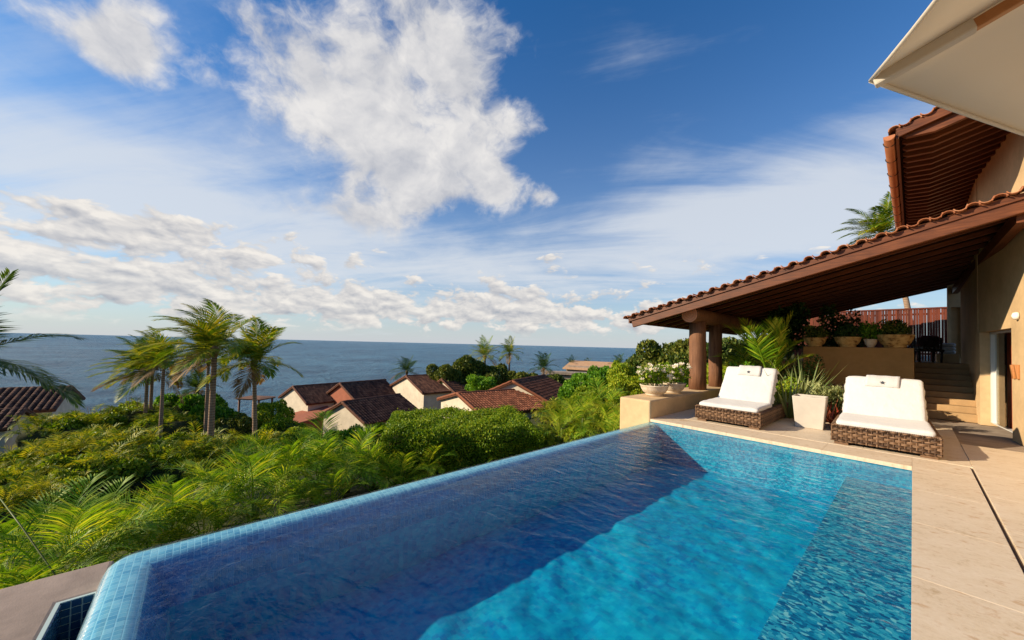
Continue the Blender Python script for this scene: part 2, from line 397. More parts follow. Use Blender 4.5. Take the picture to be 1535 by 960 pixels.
# ------------------------------------------------------------------ mesh helpers
class MB:
    def __init__(s): s.v = []; s.f = []; s.sm = []
    def add(s, vs, fs, smooth=False):
        o = len(s.v); s.v += [tuple(p) for p in vs]; s.f += [tuple(i+o for i in f) for f in fs]; s.sm += [smooth]*len(fs); return s
    def box(s, a, b):
        x0, y0, z0 = a; x1, y1, z1 = b
        return s.add([(x0,y0,z0),(x1,y0,z0),(x1,y1,z0),(x0,y1,z0),(x0,y0,z1),(x1,y0,z1),(x1,y1,z1),(x0,y1,z1)],
                     [(0,3,2,1),(4,5,6,7),(0,1,5,4),(1,2,6,5),(2,3,7,6),(3,0,4,7)])
    def beam(s, p0, p1, w, h, up=Vector((0,0,1))):
        p0, p1 = Vector(p0), Vector(p1); d = (p1-p0).normalized(); sd = d.cross(up).normalized(); u = sd.cross(d)
        vs = [p+sd*(w/2*a)+u*(h/2*c) for p in (p0, p1) for a, c in ((-1,-1),(1,-1),(1,1),(-1,1))]
        return s.add(vs, [(0,1,2,3),(7,6,5,4),(0,4,5,1),(1,5,6,2),(2,6,7,3),(3,7,4,0)])
    def tube(s, pts, rad, n=10, cap=True):
        pts = [Vector(p) for p in pts]; rs = rad if isinstance(rad, (list, tuple)) else [rad]*len(pts)
        vs = []; ref = None
        for i, p in enumerate(pts):
            d = (pts[min(i+1, len(pts)-1)]-pts[max(i-1, 0)]).normalized()
            if ref is None: ref = Vector((1,0,0)) if abs(d.x) < .8 else Vector((0,1,0))
            a = d.cross(ref).normalized(); b = d.cross(a).normalized(); ref = -b if False else ref
            vs += [p+(a*math.cos(2*math.pi*k/n)+b*math.sin(2*math.pi*k/n))*rs[i] for k in range(n)]
        fs = [(i*n+k, i*n+(k+1)%n, (i+1)*n+(k+1)%n, (i+1)*n+k) for i in range(len(pts)-1) for k in range(n)]
        s.add(vs, fs, True)
        if cap:
            o = len(s.v)-len(vs); s.f += [tuple(o+k for k in range(n))[::-1], tuple(o+(len(pts)-1)*n+k for k in range(n))]; s.sm += [False, False]
        return s
    def lathe(s, prof, n=32, c=(0,0,0)):
        vs = [(c[0]+r*math.cos(2*math.pi*k/n), c[1]+r*math.sin(2*math.pi*k/n), c[2]+z) for r, z in prof for k in range(n)]
        fs = [(i*n+k, i*n+(k+1)%n, (i+1)*n+(k+1)%n, (i+1)*n+k) for i in range(len(prof)-1) for k in range(n)]
        return s.add(vs, fs, True)
    def mesh(s, name, mt):
        me = bpy.data.meshes.new(name); me.from_pydata(s.v, [], s.f)
        me.polygons.foreach_set('use_smooth', s.sm); me.materials.append(MATS[mt]); me.update(); return me
    def build(s, name, mt, parent=None, bevel=0, seg=2, **kw):
        o = obj(name, s.mesh(name, mt), parent, **kw)
        if bevel:
            b = o.modifiers.new('bevel', 'BEVEL'); b.width = bevel; b.segments = seg; b.limit_method = 'ANGLE'; b.harden_normals = False
        return o
def obj(name, me, parent=None, loc=None, rot=None, scale=None):
    o = bpy.data.objects.new(name, me); COL.objects.link(o)
    if parent is not None: o.parent = parent
    if loc is not None: o.location = loc
    if rot is not None: o.rotation_euler = rot
    if scale is not None: o.scale = scale if isinstance(scale, (tuple, list)) else (scale,)*3
    return o
def tag(o, label=None, cat=None, group=None, kind=None):
    for k, v in (('label', label), ('category', cat), ('group', group), ('kind', kind)):
        if v: o[k] = v
    return o
def empty(name, loc=(0,0,0), rz=0, label=None, cat=None, group=None):
    o = obj(name, None, None, loc, (0,0,rz)); o.empty_display_size = .1; return tag(o, label, cat, group)
def npmesh(name, V, F, mt, smooth=False):
    me = bpy.data.meshes.new(name); V = np.asarray(V, np.float32); F = np.asarray(F, np.int32); k = F.shape[1]
    me.vertices.add(len(V)); me.vertices.foreach_set('co', V.ravel())
    me.loops.add(F.size); me.loops.foreach_set('vertex_index', F.ravel())
    me.polygons.add(len(F)); me.polygons.foreach_set('loop_start', np.arange(0, F.size, k, dtype=np.int32))
    me.polygons.foreach_set('loop_total', np.full(len(F), k, np.int32))
    if smooth: me.polygons.foreach_set('use_smooth', np.ones(len(F), bool))
    me.materials.append(MATS[mt]); me.update(calc_edges=True); me.validate(); return me
def rbox(sx, sy, sz, r, n=14, wr=0.0, seed=0, fn=None):
    """rounded, softly wrinkled box centred at the origin; full sizes"""
    bm = bmesh.new(); bmesh.ops.create_cube(bm, size=2)
    bmesh.ops.subdivide_edges(bm, edges=bm.edges[:], cuts=n, use_grid_fill=True)
    h = Vector((sx/2, sy/2, sz/2))
    for v in bm.verts:
        p = Vector((v.co.x*h.x, v.co.y*h.y, v.co.z*h.z))
        q = Vector([max(-h[i]+r, min(h[i]-r, p[i])) for i in range(3)])
        d = p-q
        if d.length > 1e-9: p = q+d.normalized()*r
        if wr:
            nn = mnoise.noise(Vector((p.x*3.1+seed, p.y*3.1, p.z*3.1)))*.7+mnoise.noise(Vector((p.x*8+seed, p.y*8, p.z*8)))*.35
            p = p+(d.normalized() if d.length > 1e-9 else Vector((0,0,1)))*nn*wr
        if fn: p = fn(p)
        v.co = p
    mb = MB(); bm.verts.ensure_lookup_table()
    mb.add([v.co.copy() for v in bm.verts], [tuple(v.index for v in f.verts) for f in bm.faces], True); bm.free(); return mb

# ------------------------------------------------------------------ ground, sea
SEA = -16.0
def terrain(x, y):
    s = max(0.0, -4.6-x)
    z = -1.5-.22*s
    if s > 45: z -= (s-45)*.12
    z += max(0.0, min(6.0, (y-13)*.16))*math.exp(-s/22)+max(0, min(3.0, (y-20)*.05))*math.exp(-s/60)
    z += .35*mnoise.noise(Vector((x*.09, y*.09, 0)))
    if x > -4.6: z = min(z, -1.5)
    return max(z, SEA-1.5)
gx = np.unique(np.concatenate([np.linspace(-110, -30, 41), np.linspace(-30, 8, 58), np.linspace(8, 60, 14)]))
gy = np.unique(np.concatenate([np.linspace(-60, -12, 17), np.linspace(-12, 40, 66), np.linspace(40, 160, 31)]))
V = [(x, y, terrain(x, y)) for y in gy for x in gx]; nx = len(gx)
F = [(j*nx+i, j*nx+i+1, (j+1)*nx+i+1, (j+1)*nx+i) for j in range(len(gy)-1) for i in range(nx-1)]
tag(obj('ground', npmesh('ground', V, F, 'soil', True)), kind='structure')
b = MB(); b.add([(-30000,-30000,SEA),(8000,-30000,SEA),(8000,30000,SEA),(-30000,30000,SEA)], [(0,1,2,3)])
tag(b.build('sea', 'sea'), kind='structure')

# ------------------------------------------------------------------ pool
fx = np.linspace(RX+.2, BXI+.002, 80); fy = np.linspace(RY+.2, FY+.002, 190)
def fz(x, y): return FL+.030*mnoise.noise(Vector((x*2.1, y*2.1, 0)))+.020*mnoise.noise(Vector((x*5.2, y*4.4, 3)))+.010*mnoise.noise(Vector((x*11, y*9, 7)))  # undulation added to waver the shadow edge and mottle the sunlight
V = [(x, y, fz(x, y)) for y in fy for x in fx]; nx = len(fx)
F = [(j*nx+i, j*nx+i+1, (j+1)*nx+i+1, (j+1)*nx+i) for j in range(len(fy)-1) for i in range(nx-1)]
tag(obj('pool_floor', npmesh('pool_floor', V, F, 'pool_floor', True)), kind='structure')
b = MB(); b.add([(BXI,RY+.2,BZ),(.02,RY+.2,BZ),(.02,FY+.02,BZ),(BXI,FY+.02,BZ),(BXI,RY+.2,FL),(BXI,FY+.02,FL)], [(0,1,2,3),(4,0,3,5)])
tag(b.build('pool_bench', 'pool_bench'), kind='structure')
b = MB(); b.add([(RX+.1,FY,FL-.02),(.02,FY,FL-.02),(.02,FY,-.035),(RX+.1,FY,-.035),(.002,FY,-.035),(.002,FY,FL),(.002,RY,FL),(.002,RY,-.035)], [(0,1,2,3),(4,5,6,7)])
tag(b.build('pool_wall', 'pool_wall'), kind='structure')
# infinity rim: a profile swept round the outer corner
prof = [(-.33,-.42),(-.30,-.29),(-.26,-.18),(-.22,-.115),(-.19,-.092),(-.15,-.079),(-.06,-.073),(-.02,-.078),(.015,-.10),(.04,-.15),(.055,-.24),(.06,-.5),(.06,-2.4)]
path = [('l', FY-k*(FY-RY-.14)/24) for k in range(25)]+[('c', k/8*math.pi/2) for k in range(1, 9)]+[('n', RX+.14+k*(-RX-.14+.05)/24) for k in range(1, 25)]
def rim_pt(kind, t_, o):
    if kind == 'l': return (RX-o, max(t_, RY-o) if o < -.14 else t_)
    if kind == 'n': return (max(t_, RX-o) if o < -.14 else t_, RY-o)
    r_ = .14+o; c_ = (RX+.14, RY+.14)
    return (c_[0]-math.cos(t_)*r_, c_[1]-math.sin(t_)*r_) if r_ >= 0 else (c_[0]-r_, c_[1]-r_)
def sweep(pf):
    vs = [rim_pt(kd, t_, o)+(z,) for kd, t_ in path for o, z in pf]; n_ = len(pf)
    return MB().add(vs, [(i*n_+k, i*n_+k+1, (i+1)*n_+k+1, (i+1)*n_+k) for i in range(len(path)-1) for k in range(n_-1)], True)
tag(sweep(prof).build('pool_rim', 'rim_tile'), kind='structure')
tag(sweep([(-.34,FL-.02),(-.34,-.55),(-.33,-.42)]).build('rim_inner_wall', 'pool_floor'), kind='structure')
b = MB(); b.add([(RX+.01,RY+.01+.13,WZ),(RX+.05,RY+.05,WZ),(RX+.14,RY+.01,WZ),(.004,RY+.01,WZ),(.004,FY+.004,WZ),(RX+.01,FY+.004,WZ)], [(0,1,2,3,4,5)])
tag(b.build('pool_water', 'pool_water'), kind='structure')
# stucco ledge round the catch trough, with its dark tiles
LZ = -.2
Lp = [(-4.26,-1.0),(-4.26,-.445),(-3.79,-.445),(-3.79,-.645),(2.5,-.645),(2.5,-3.2),(-3.2,-3.2),(-3.7,-2.6),(-4.08,-1.7)]
b = MB(); n9 = len(Lp); b.add([(x, y, z) for z in (-3.2, LZ) for x, y in Lp], [tuple(range(n9)), tuple(range(n9, 2*n9))[::-1]]+[(i, n9+i, n9+(i+1) % n9, (i+1) % n9) for i in range(n9)])
tag(b.build('stucco_ledge', 'stucco_grey', bevel=.03, seg=3), kind='structure')
b = MB(); b.box((-3.80,-.66,-.8), (0,-.36,-.72)); b.box((-3.81,-.66,-.72), (-3.7855,-.36,LZ-.004)); b.box((-3.7855,-.66,-.72), (0,-.6385,LZ-.004)); trough = tag(b.build('catch_trough', 'grout'), kind='structure')
tm = MB(); tm.box((-.0212,-.004,-.0212), (.0212,.004,.0212)); tmesh = tm.mesh('mosaic_tile', 'trough_tile')
for i in range(5):
    for j in range(9): obj('mosaic_tile', tmesh, trough, (-3.781, -.615+i*.05, LZ-.03-j*.05), (0,0,math.pi/2))
for i in range(18):
    for j in range(9): obj('mosaic_tile', tmesh, trough, (-3.745+i*.05, -.634, LZ-.03-j*.05))
b = MB(); b.add([(-3.78,-.64,-.5),(0,-.64,-.5),(0,-.36,-.5),(-3.78,-.36,-.5)], [(0,1,2,3)])
tag(b.build('trough_water', 'pool_water'), kind='structure')

# ------------------------------------------------------------------ deck
b = MB(); b.box((0.01,-4,-1.6), (12,18,-.062)); tag(b.build('terrace_base', 'concrete'), kind='structure')
b = MB(); b.box((-3.94,FY+.01,-1.6), (.01,14.2,-.062)); tag(b.build('terrace_slab', 'concrete'), kind='structure')
deck = tag(empty('terrace_paving'), kind='structure'); cop = tag(empty('pool_coping'), kind='structure')
def slab(name, x0, y0, x1, y1, z0, z1, par, bev=.002):
    c = ((x0+x1)/2, (y0+y1)/2, 0); g = .0009
    m = MB(); m.box((x0-c[0]+g,y0-c[1]+g,z0), (x1-c[0]-g,y1-c[1]-g,z1)); m.build(name, 'travertine', par, bevel=bev, loc=c)
CX1, CY1 = .555, 8.40
for k in range(8): slab('coping_slab', -.012, -2.4+k*1.266, CX1-.015, -2.4+(k+1)*1.266 if k < 7 else FY-.014, -.06, 0, cop)
slab('coping_slab', -.012, FY-.012, CX1-.015, CY1-.003, -.06, 0, cop)
for k in range(4): slab('coping_slab', -3.945+k*.983, FY-.012, -3.945+(k+1)*.983, CY1-.003, -.06, 0, cop)
for i in range(6):
    for j in range(12):
        x0 = CX1+.012+i*1.2; y0 = -4+j*1.2+(i%2)*.3
        slab('paving_slab', x0, y0, x0+1.2, min(y0+1.2, 14.45), -.06, .012, deck)
for i in range(4):
    for j in range(5):
        x0 = -3.94+i*1.1267; slab('paving_slab', x0, CY1+j*.9, x0+1.1267, CY1+(j+1)*.9, -.06, .004, deck)

# ------------------------------------------------------------------ parapet
b = MB(); b.box((-4.74,FY,-2.2), (-3.952,14.6,.405))
pr = b.build('parapet_wall', 'stucco', bevel=.045, seg=4); tag(pr, 'low beige stucco parapet wall at the far pool corner under the log columns', 'wall')

# ------------------------------------------------------------------ pavilion roof
RVY0, RVY1 = 10.2, 20.7; RE_X, RE_Z = -6.02, 2.50; RS = .25
def rz(x): return RE_Z+(x-RE_X)*RS
RXE = 1.45
pav = empty('pavilion', (-4.3,11.3,.4), 0, 'open pavilion with dark timber rafters, log columns and a clay barrel tile roof', 'pavilion')
def ploc(o): o.location = Vector(o.location)-Vector((-4.3,11.3,.4)); return o
def pbuild(m, name, mt, **k): return ploc(m.build(name, mt, pav, **k))
m = MB()
for (x0, x1) in ((RE_X+.05, RXE),):
    m.add([(x0,RVY0+.06,rz(x0)-.03),(x1,RVY0+.06,rz(x1)-.03),(x1,RVY1,rz(x1)-.03),(x0,RVY1,rz(x0)-.03),
           (x0,RVY0+.06,rz(x0)),(x1,RVY0+.06,rz(x1)),(x1,RVY1,rz(x1)),(x0,RVY1,rz(x0))], [(0,3,2,1),(4,5,6,7),(0,1,5,4),(1,2,6,5),(2,3,7,6),(3,0,4,7)])
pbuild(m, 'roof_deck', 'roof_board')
ang = math.atan(RS); Lr = (RXE-RE_X-.12)/math.cos(ang)
rm = MB(); rm.box((0,-.05,-.085), (Lr,.05,0)); rmesh = rm.mesh('rafter', 'wood_red')
nr = 14
for k in range(nr):
    y = RVY0+.42+k*(RVY1-RVY0-.55)/(nr-1)
    ploc(obj('rafter', rmesh, pav, (RE_X+.10, y, rz(RE_X+.10)-.034), (0,-ang,0)))
m = MB(); m.beam((RE_X+.12,RVY0+.11,rz(RE_X+.12)-.155),(RXE,RVY0+.11,rz(RXE)-.155),.10,.25); pbuild(m, 'verge_beam', 'wood_red', bevel=.012)
m = MB(); m.beam((RE_X+.02,RVY0+.05,rz(RE_X)-.01),(RXE,RVY0+.05,rz(RXE)-.01),.05,.10); pbuild(m, 'verge_board', 'wood_red')
m = MB(); m.beam((RE_X+.03,RVY0+.05,rz(RE_X+.03)-.06),(RE_X+.03,RVY1,rz(RE_X+.03)-.06),.04,.12); pbuild(m, 'eave_board', 'wood_red')
# tiles
def tile_mesh(r, L, mt='terracotta', taper=.82, th=.016, n=7):
    m = MB(); vs = []
    for xx, rr in ((0, r), (L, r*taper)):
        for q in (rr, rr-th):
            vs += [(xx, math.cos(math.pi*k/(n-1))*q, math.sin(math.pi*k/(n-1))*q*.85) for k in range(n)]
    f = []
    for k in range(n-1):
        f += [(k, k+1, 2*n+k+1, 2*n+k), (n+k+1, n+k, 3*n+k, 3*n+k+1), (k+1, k, n+k, n+k+1), (2*n+k, 2*n+k+1, 3*n+k+1, 3*n+k)]
    f += [(0, 2*n, 3*n, n), (n-1, 2*n-1, 4*n-1, 3*n-1)]
    return m.add(vs, f, False).mesh('clay_tile', mt)
tA = tile_mesh(.115, .47); ES = .37; VS = .145; tV = tile_mesh(.088, .36, th=.014, taper=.92)
def tiled_roof(parent, place, x0, x1, y0, zf, ncol_obj, ytot, slope):
    a = math.atan(slope); nc = int((x1-x0)/math.cos(a)/ES)
    for c in range(1, ncol_obj+1):
        for k in range(nc):
            x = x0-.06+k*ES*math.cos(a)
            for pan in ((0, 1) if c else (0,)):
                o = obj('clay_tile', tA, parent, (x+.05*pan, y0+c*.235+pan*-.1175, zf(x)+(.045 if not pan else .075)+random.uniform(-.006, .006)),
                        (math.pi if pan else 0, 0, 0))
                if pan: o.rotation_euler = (math.pi, -a+.05, random.uniform(-.02, .02))
                else: o.rotation_euler = (random.uniform(-.05, .05), -a+.075+random.uniform(-.02, .02), random.uniform(-.03, .03))
                place(o)
    k = 0; x = x0-.02
    while x < x1:
        up_ = k % 2 == 0
        o = obj('verge_tile', tV, parent, (x, y0-.10+random.uniform(-.012,.012), zf(x)+(.055 if up_ else .125)+random.uniform(-.006,.006)), (0, 0, 0))
        o.rotation_mode = 'QUATERNION'
        o.rotation_quaternion = (Matrix.Rotation(-a+random.uniform(-.07,.07), 3, 'Y') @ Matrix.Rotation(math.pi/2, 3, 'Z') @ Matrix.Rotation(0 if up_ else math.pi, 3, 'X')).to_quaternion()
        place(o); k += 1; x += VS*math.cos(a)
    m = MB(); src = tA; sv = [v.co.copy() for v in src.vertices]; sf = [tuple(p.vertices) for p in src.polygons]
    yy = y0+(ncol_obj+1)*.235
    while yy < ytot:
        for k in range(nc):
            x = x0-.06+k*ES*math.cos(a); M = Matrix.Translation((x, yy, zf(x)+.045)) @ Matrix.Rotation(-a+.075, 4, 'Y')
            m.add([M @ v for v in sv], sf)
        yy += .235
    return m
m = tiled_roof(pav, ploc, RE_X, RXE, RVY0+.02, rz, 3, RVY1, RS)
tag(pbuild(m, 'tile_field', 'terracotta'), kind='stuff')
# logs
def logbeam(x, y0, y1, z, r, name):
    m = MB(); m.tube([(0, t*(y1-y0), 0) for t in (0, .25, .5, .75, 1)], [r, r*.99, r*.98, r*.97, r*.96], 20, False)
    o = pbuild(m, name, 'wood_log', loc=(x, y0, z))
    m = MB(); m.add([(r*.985*math.cos(2*math.pi*k/20), .012*(1 if 0 else 0), r*.985*math.sin(2*math.pi*k/20)) for k in range(20)]+[(0,-.006,0)], [(k, (k+1)%20, 20) for k in range(20)])
    m.build('end_grain', 'log_end', o, loc=(0, -.002, 0))
logbeam(-4.3, 10.66, 20.4, 2.61, .225, 'log_beam')
for (cy, r, sd) in ((11.28, .235, 1), (12.75, .20, 2), (20.0, .2, 3)):
    m = MB(); m.tube([(0.01*math.sin(z*2+sd), 0, z) for z in (0, .5, 1.0, 1.5, 2.02)], [r*1.03, r, r*.99, r*.98, r*.97], 22)
    pbuild(m, 'column', 'wood_log', loc=(-4.3, cy, .40))
m = MB(); m.beam((1.25,10.4,rz(1.25)-.30),(1.0,20.6,rz(1.0)-.30),.14,.24); pbuild(m, 'wall_plate', 'wood_red')

# ------------------------------------------------------------------ house
house = empty('villa_house', (1.3,12.2,0), 0, 'beige stucco villa with recessed sliding door, stair wall and tiled upper eave', 'house')
HO = Vector((1.3,12.2,0))
def hloc(o): o.location = Vector(o.location)-HO; return o
def hb(m, name, mt, par=None, **k):
    o = m.build(name, mt, par or house, **k)
    return o if par else hloc(o)
wd = Vector((-.1,1,0)).normalized(); wn_ = Vector((1,.1,0)).normalized(); W0 = Vector((1.31,12.2,0))
def wp(u, v, z): q = W0+wd*u+wn_*v; return (q.x, q.y, z)
def wbox(m, u0, u1, v0, v1, z0, z1):
    vs = [wp(u, v, z) for z in (z0, z1) for u, v in ((u0,v0),(u1,v0),(u1,v1),(u0,v1))]
    return m.add(vs, [(0,1,2,3),(7,6,5,4),(4,5,1,0),(5,6,2,1),(6,7,3,2),(7,4,0,3)])
DO = 2.05; DH = 2.19
m = MB(); wbox(m, -6, 0, 0, .5, -.05, 7.6); wbox(m, .0, DO+.25, .0, .5, DH, 7.6)
hb(m, 'wall', 'stucco')
m = MB(); wbox(m, DO, DO+.32, -.03, .5, -.05, DH-.002); hb(m, 'wall', 'stucco')
m = MB(); m.box((1.07,14.5,-.05), (1.45,19.2,7.4)); hb(m, 'stair_wall', 'stucco')
m = MB(); wbox(m, -.2, DO+.2, 1.6, 1.7, -.05, 2.6); wbox(m, -.2, DO+.2, .5, 1.6, 2.5, 2.6); hb(m, 'room', 'room')
# sliding door
door = hloc(obj('sliding_door', None, house, wp(0, 0, 0)))
def dbox(name, mt, u0, u1, v0, v1, z0, z1, par=None):
    m = MB(); wbox(m, u0, u1, v0, v1, z0, z1); o = m.build(name, mt, par or door)
    o.location = -Vector(wp(0, 0, 0)) if par is None else (0, 0, 0); return o
dbox('track', 'aluminium', .02, DO-.01, .14, .27, .012, .034)
dbox('frame', 'aluminium', DO-.08, DO-.01, .12, .30, .034, DH-.005)
dbox('frame', 'aluminium', .02, DO-.01, .12, .30, DH-.05, DH-.006)
for u in (1.92, 1.80, 1.70): dbox('stile', 'aluminium', u, u+.06, .16+.02*(u > 1.2), .21+.02*(u > 1.2), .034, DH-.052)
dbox('pane', 'glass', 1.86, 1.92, .185, .195, .034, DH-.052)
dbox('pane', 'glass', 1.08, 1.70, .150, .158, .034, DH-.052)
dbox('leaf_or_shade_panel', 'door_red', 1.10, 1.44, .24, .28, .013, DH-.05)
dbox('leaf_or_shade_panel', 'dark', 1.44, 1.72, .25, .29, .013, DH-.05)  # dark sheet standing in for the unlit room in the gap
dbox('leaf_or_shade_panel', 'dark', .10, 1.10, .34, .38, .013, DH-.05)  # another dark sheet, the room's deep shade put into its colour
# terrace back wall with niche
m = MB()
for a, c in (((.84,20.3,1.3),(.92,20.7,6.2)), ((.92,20.3,3.35),(1.16,20.7,6.2)), ((1.16,20.3,1.3),(1.6,20.7,6.2)), ((.92,20.3,1.3),(1.16,20.7,1.5)), ((.92,20.55,1.5),(1.16,20.7,3.35))): m.box(a, c)
hb(m, 'back_wall', 'stucco')
# upper storey eave
UX, UZ, UY0, UY1 = -.19, 6.0, 10.27, 19.0; US = .25
def uz(x): return UZ+(x-UX)*US
m = MB(); m.add([(UX,UY0,uz(UX)-.02),(1.6,UY0,uz(1.6)-.02),(1.6,UY1,uz(1.6)-.02),(UX,UY1,uz(UX)-.02),(UX,UY0,uz(UX)+.02),(1.6,UY0,uz(1.6)+.02),(1.6,UY1,uz(1.6)+.02),(UX,UY1,uz(UX)+.02)], [(0,3,2,1),(4,5,6,7),(0,1,5,4),(1,2,6,5),(2,3,7,6),(3,0,4,7)])
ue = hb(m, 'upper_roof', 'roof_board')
um = MB(); a2 = math.atan(US); prf = [(0,-.02),(0,-.075),(.05,-.13),(.36,-.165),(1.75,-.165+ .0),(1.75,0),(.36,0)]
pts = [(0,.0),(0,-.06),(.06,-.115),(.42,-.150),(1.8,-.150+1.38*.25),(1.8,1.8*.25-.025),(.0,-.025)]
vs = [(x, yy, z) for yy in (-.045,.045) for x, z in pts]; k7 = len(pts)
um.add(vs, [tuple(range(k7))[::-1], tuple(range(k7, 2*k7))]+[(i, (i+1)%k7, k7+(i+1)%k7, k7+i) for i in range(k7)]); umesh = um.mesh('rafter', 'wood_red')
for k in range(26): hloc(obj('rafter', umesh, house, (UX+.06, UY0+.10+k*.34, uz(UX+.06)-.0)))
m = MB(); m.beam((UX+.0,UY0-.02,uz(UX)+.0),(1.6,UY0-.02,uz(1.6)+.0),.05,.17); hb(m, 'verge_board', 'wood_red')
m = MB(); m.beam((UX+.0,UY0,UZ-.03),(UX,UY1,UZ-.03),.04,.15); hb(m, 'eave_board', 'wood_red')
m = tiled_roof(house, hloc, UX-.02, 1.7, UY0+.0, lambda x: uz(x)+.02, 2, UY1, US)
tag(hb(m, 'tile_field', 'terracotta'), kind='stuff')
m = MB(); ng = 12
gv = [(UX-.11+.085*math.cos(math.pi+math.pi*k/ng), y, UZ-.02+.10*math.sin(math.pi+math.pi*k/ng)) for y in (UY0-.06, UY1) for k in range(ng+1)]
gv += [(UX-.11+.079*math.cos(math.pi+math.pi*k/ng), y, UZ-.02+.094*math.sin(math.pi+math.pi*k/ng)) for y in (UY0-.06, UY1) for k in range(ng+1)]
q = ng+1; m.add(gv, [(k, k+1, q+k+1, q+k) for k in range(ng)]+[(2*q+k+1, 2*q+k, 3*q+k, 3*q+k+1) for k in range(ng)]+[(k+1, k, 2*q+k, 2*q+k+1) for k in range(ng)]+[(0,q,3*q,2*q),(ng,2*q+ng,3*q+ng,q+ng)], True)
gut = hb(m, 'gutter', 'copper')
m = MB(); m.add([(UX-.11+.082*math.cos(math.pi+math.pi*k/ng), UY0-.058, UZ-.02+.098*math.sin(math.pi+math.pi*k/ng)) for k in range(ng+1)], [tuple(range(ng+1))]); m.build('end_cap', 'copper', gut)
for k in range(10):
    y = UY0+.25+k*.9; m = MB(); m.tube([(UX-.11+.094*math.cos(math.pi+math.pi*j/8), y, UZ-.02+.11*math.sin(math.pi+math.pi*j/8)) for j in range(9)], .009, 6); m.build('bracket', 'dark', gut)
# wall fittings
for k, du in enumerate((-.18, -.40)):
    m = MB(); m.box((-.03,-.045,-.14), (0,.045,.14)); m.add([(-.03,-.04,-.13),(-.03,.04,-.13),(-.06,.035,.13),(-.06,-.035,.13),(-.03,-.04,.13),(-.03,.04,.13)], [(0,3,2,1),(3,4,5,2),(0,4,3),(1,2,5)])
    o = m.build('wall_sconce', 'rib_wood', loc=wp(du, -.001, 1.32), rot=(0,0,R_(5.7)), bevel=.006)
    tag(o, ('wooden slat sconce right beside the sliding door jamb', 'wooden slat sconce one step further from the sliding door')[k], 'sconce', 'wooden sconces by the sliding door')
m = MB(); m.lathe([(0,0),(.07,.0),(.075,.03),(.06,.07),(.0,.085)], 16); o = m.build('wall_lamp', 'lamp_glass', loc=wp(-.42, -.002, 2.40), rot=(0,-math.pi/2,0))
tag(o, 'small round white lamp high on the sunlit stucco wall', 'lamp')

# ------------------------------------------------------------------ stairs and upper terrace
st = empty('staircase', (.5,14.5,0), 0, 'flight of stone steps climbing beside the stucco house wall', 'stairs')
NR = 9; RH = 1.37/NR
for k in range(NR):
    m = MB(); y0 = 14.46+k*.30
    m.box((.03,y0,-.05 if k == 0 else k*RH-.04), (1.075,y0+.34 if k < NR-1 else y0+.6,(k+1)*RH)); o = m.build('step', 'step_stone', st, bevel=.012); o.location = -Vector((.5,14.5,0))
b = MB(); b.box((-3.6,14.55,-.05), (.025,24,1.30)); b.box((.025,17.2,-.05), (1.07,24,1.36)); tag(b.build('upper_terrace', 'step_stone'), kind='structure')
b = MB(); b.box((-2.28,14.22,-.05), (.022,14.58,1.78)); o = b.build('retaining_wall', 'stucco_ochre', bevel=.015); tag(o, 'ochre stucco retaining wall carrying a row of plant bowls by the steps', 'wall')
b = MB(); b.box((-3.9,12.0,-.06), (-2.29,14.55,.12)); b.box((-2.29,12.0,-.06), (-.05,14.2,.10)); tag(b.build('garden_bed', 'pebbles'), kind='structure')
# slatted fence
fe = empty('slat_fence', (-.4,22.4,1.3), 0, 'dark red vertical slat fence closing the upper terrace', 'fence')
sm = MB(); sm.box((-.035,-.015,0), (.035,.015,2.25)); smesh = sm.mesh('slat', 'fence_wood')
for k in range(68):
    x = -3.9+k*.0745; obj('slat', smesh, fe, (x+.4+random.uniform(-.006,.006), random.uniform(-.01,.01), .0), (0, random.uniform(-.002,.002), 0))
for z in (.35, 2.0):
    m = MB(); m.box((-3.6,.02,z-.04), (1.7,.07,z+.04)); m.build('rail', 'fence_wood', fe)
m = MB(); m.box((-3.6,-.05,2.2), (1.7,.06,2.26)); m.build('cap_rail', 'fence_wood', fe)

# ------------------------------------------------------------------ neighbour houses
def roof_field(m, O, rd, sdv, drop, w, L, cs=.24, cl=.42):
    """barrel-tile slope: O ridge start, rd along the ridge, sdv outwards, drop over half width w"""
    slope = (sdv*w+Vector((0,0,-drop))); sl = slope.length; dn = slope/sl; up = rd.cross(dn); 
    if up.z < 0: up = -up
    ncol = int(L/cs); nrow = int(sl/cl)+1
    prof = [(-.5,0),(-.34,.055),(-.12,.10),(.12,.10),(.34,.055),(.5,0)]
    for c in range(ncol):
        for r in range(nrow):
            s0 = r*cl; s1 = min(sl, s0+cl+.03); vs = []
            for s_, hh in ((s0, .0), (s1, .045)):
                for a, h in prof: vs.append(O+rd*((c+.5+a)*cs)+dn*s_+up*(h*cs/.24+hh+.01))
            n6 = len(prof); vs += [O+rd*((c+.5+a)*cs)+dn*s1+up*(-.005) for a, h in prof]
            m.add(vs, [(k, n6+k, n6+k+1, k+1) for k in range(n6-1)]+[(n6+k, 2*n6+k, 2*n6+k+1, n6+k+1) for k in range(n6-1)])
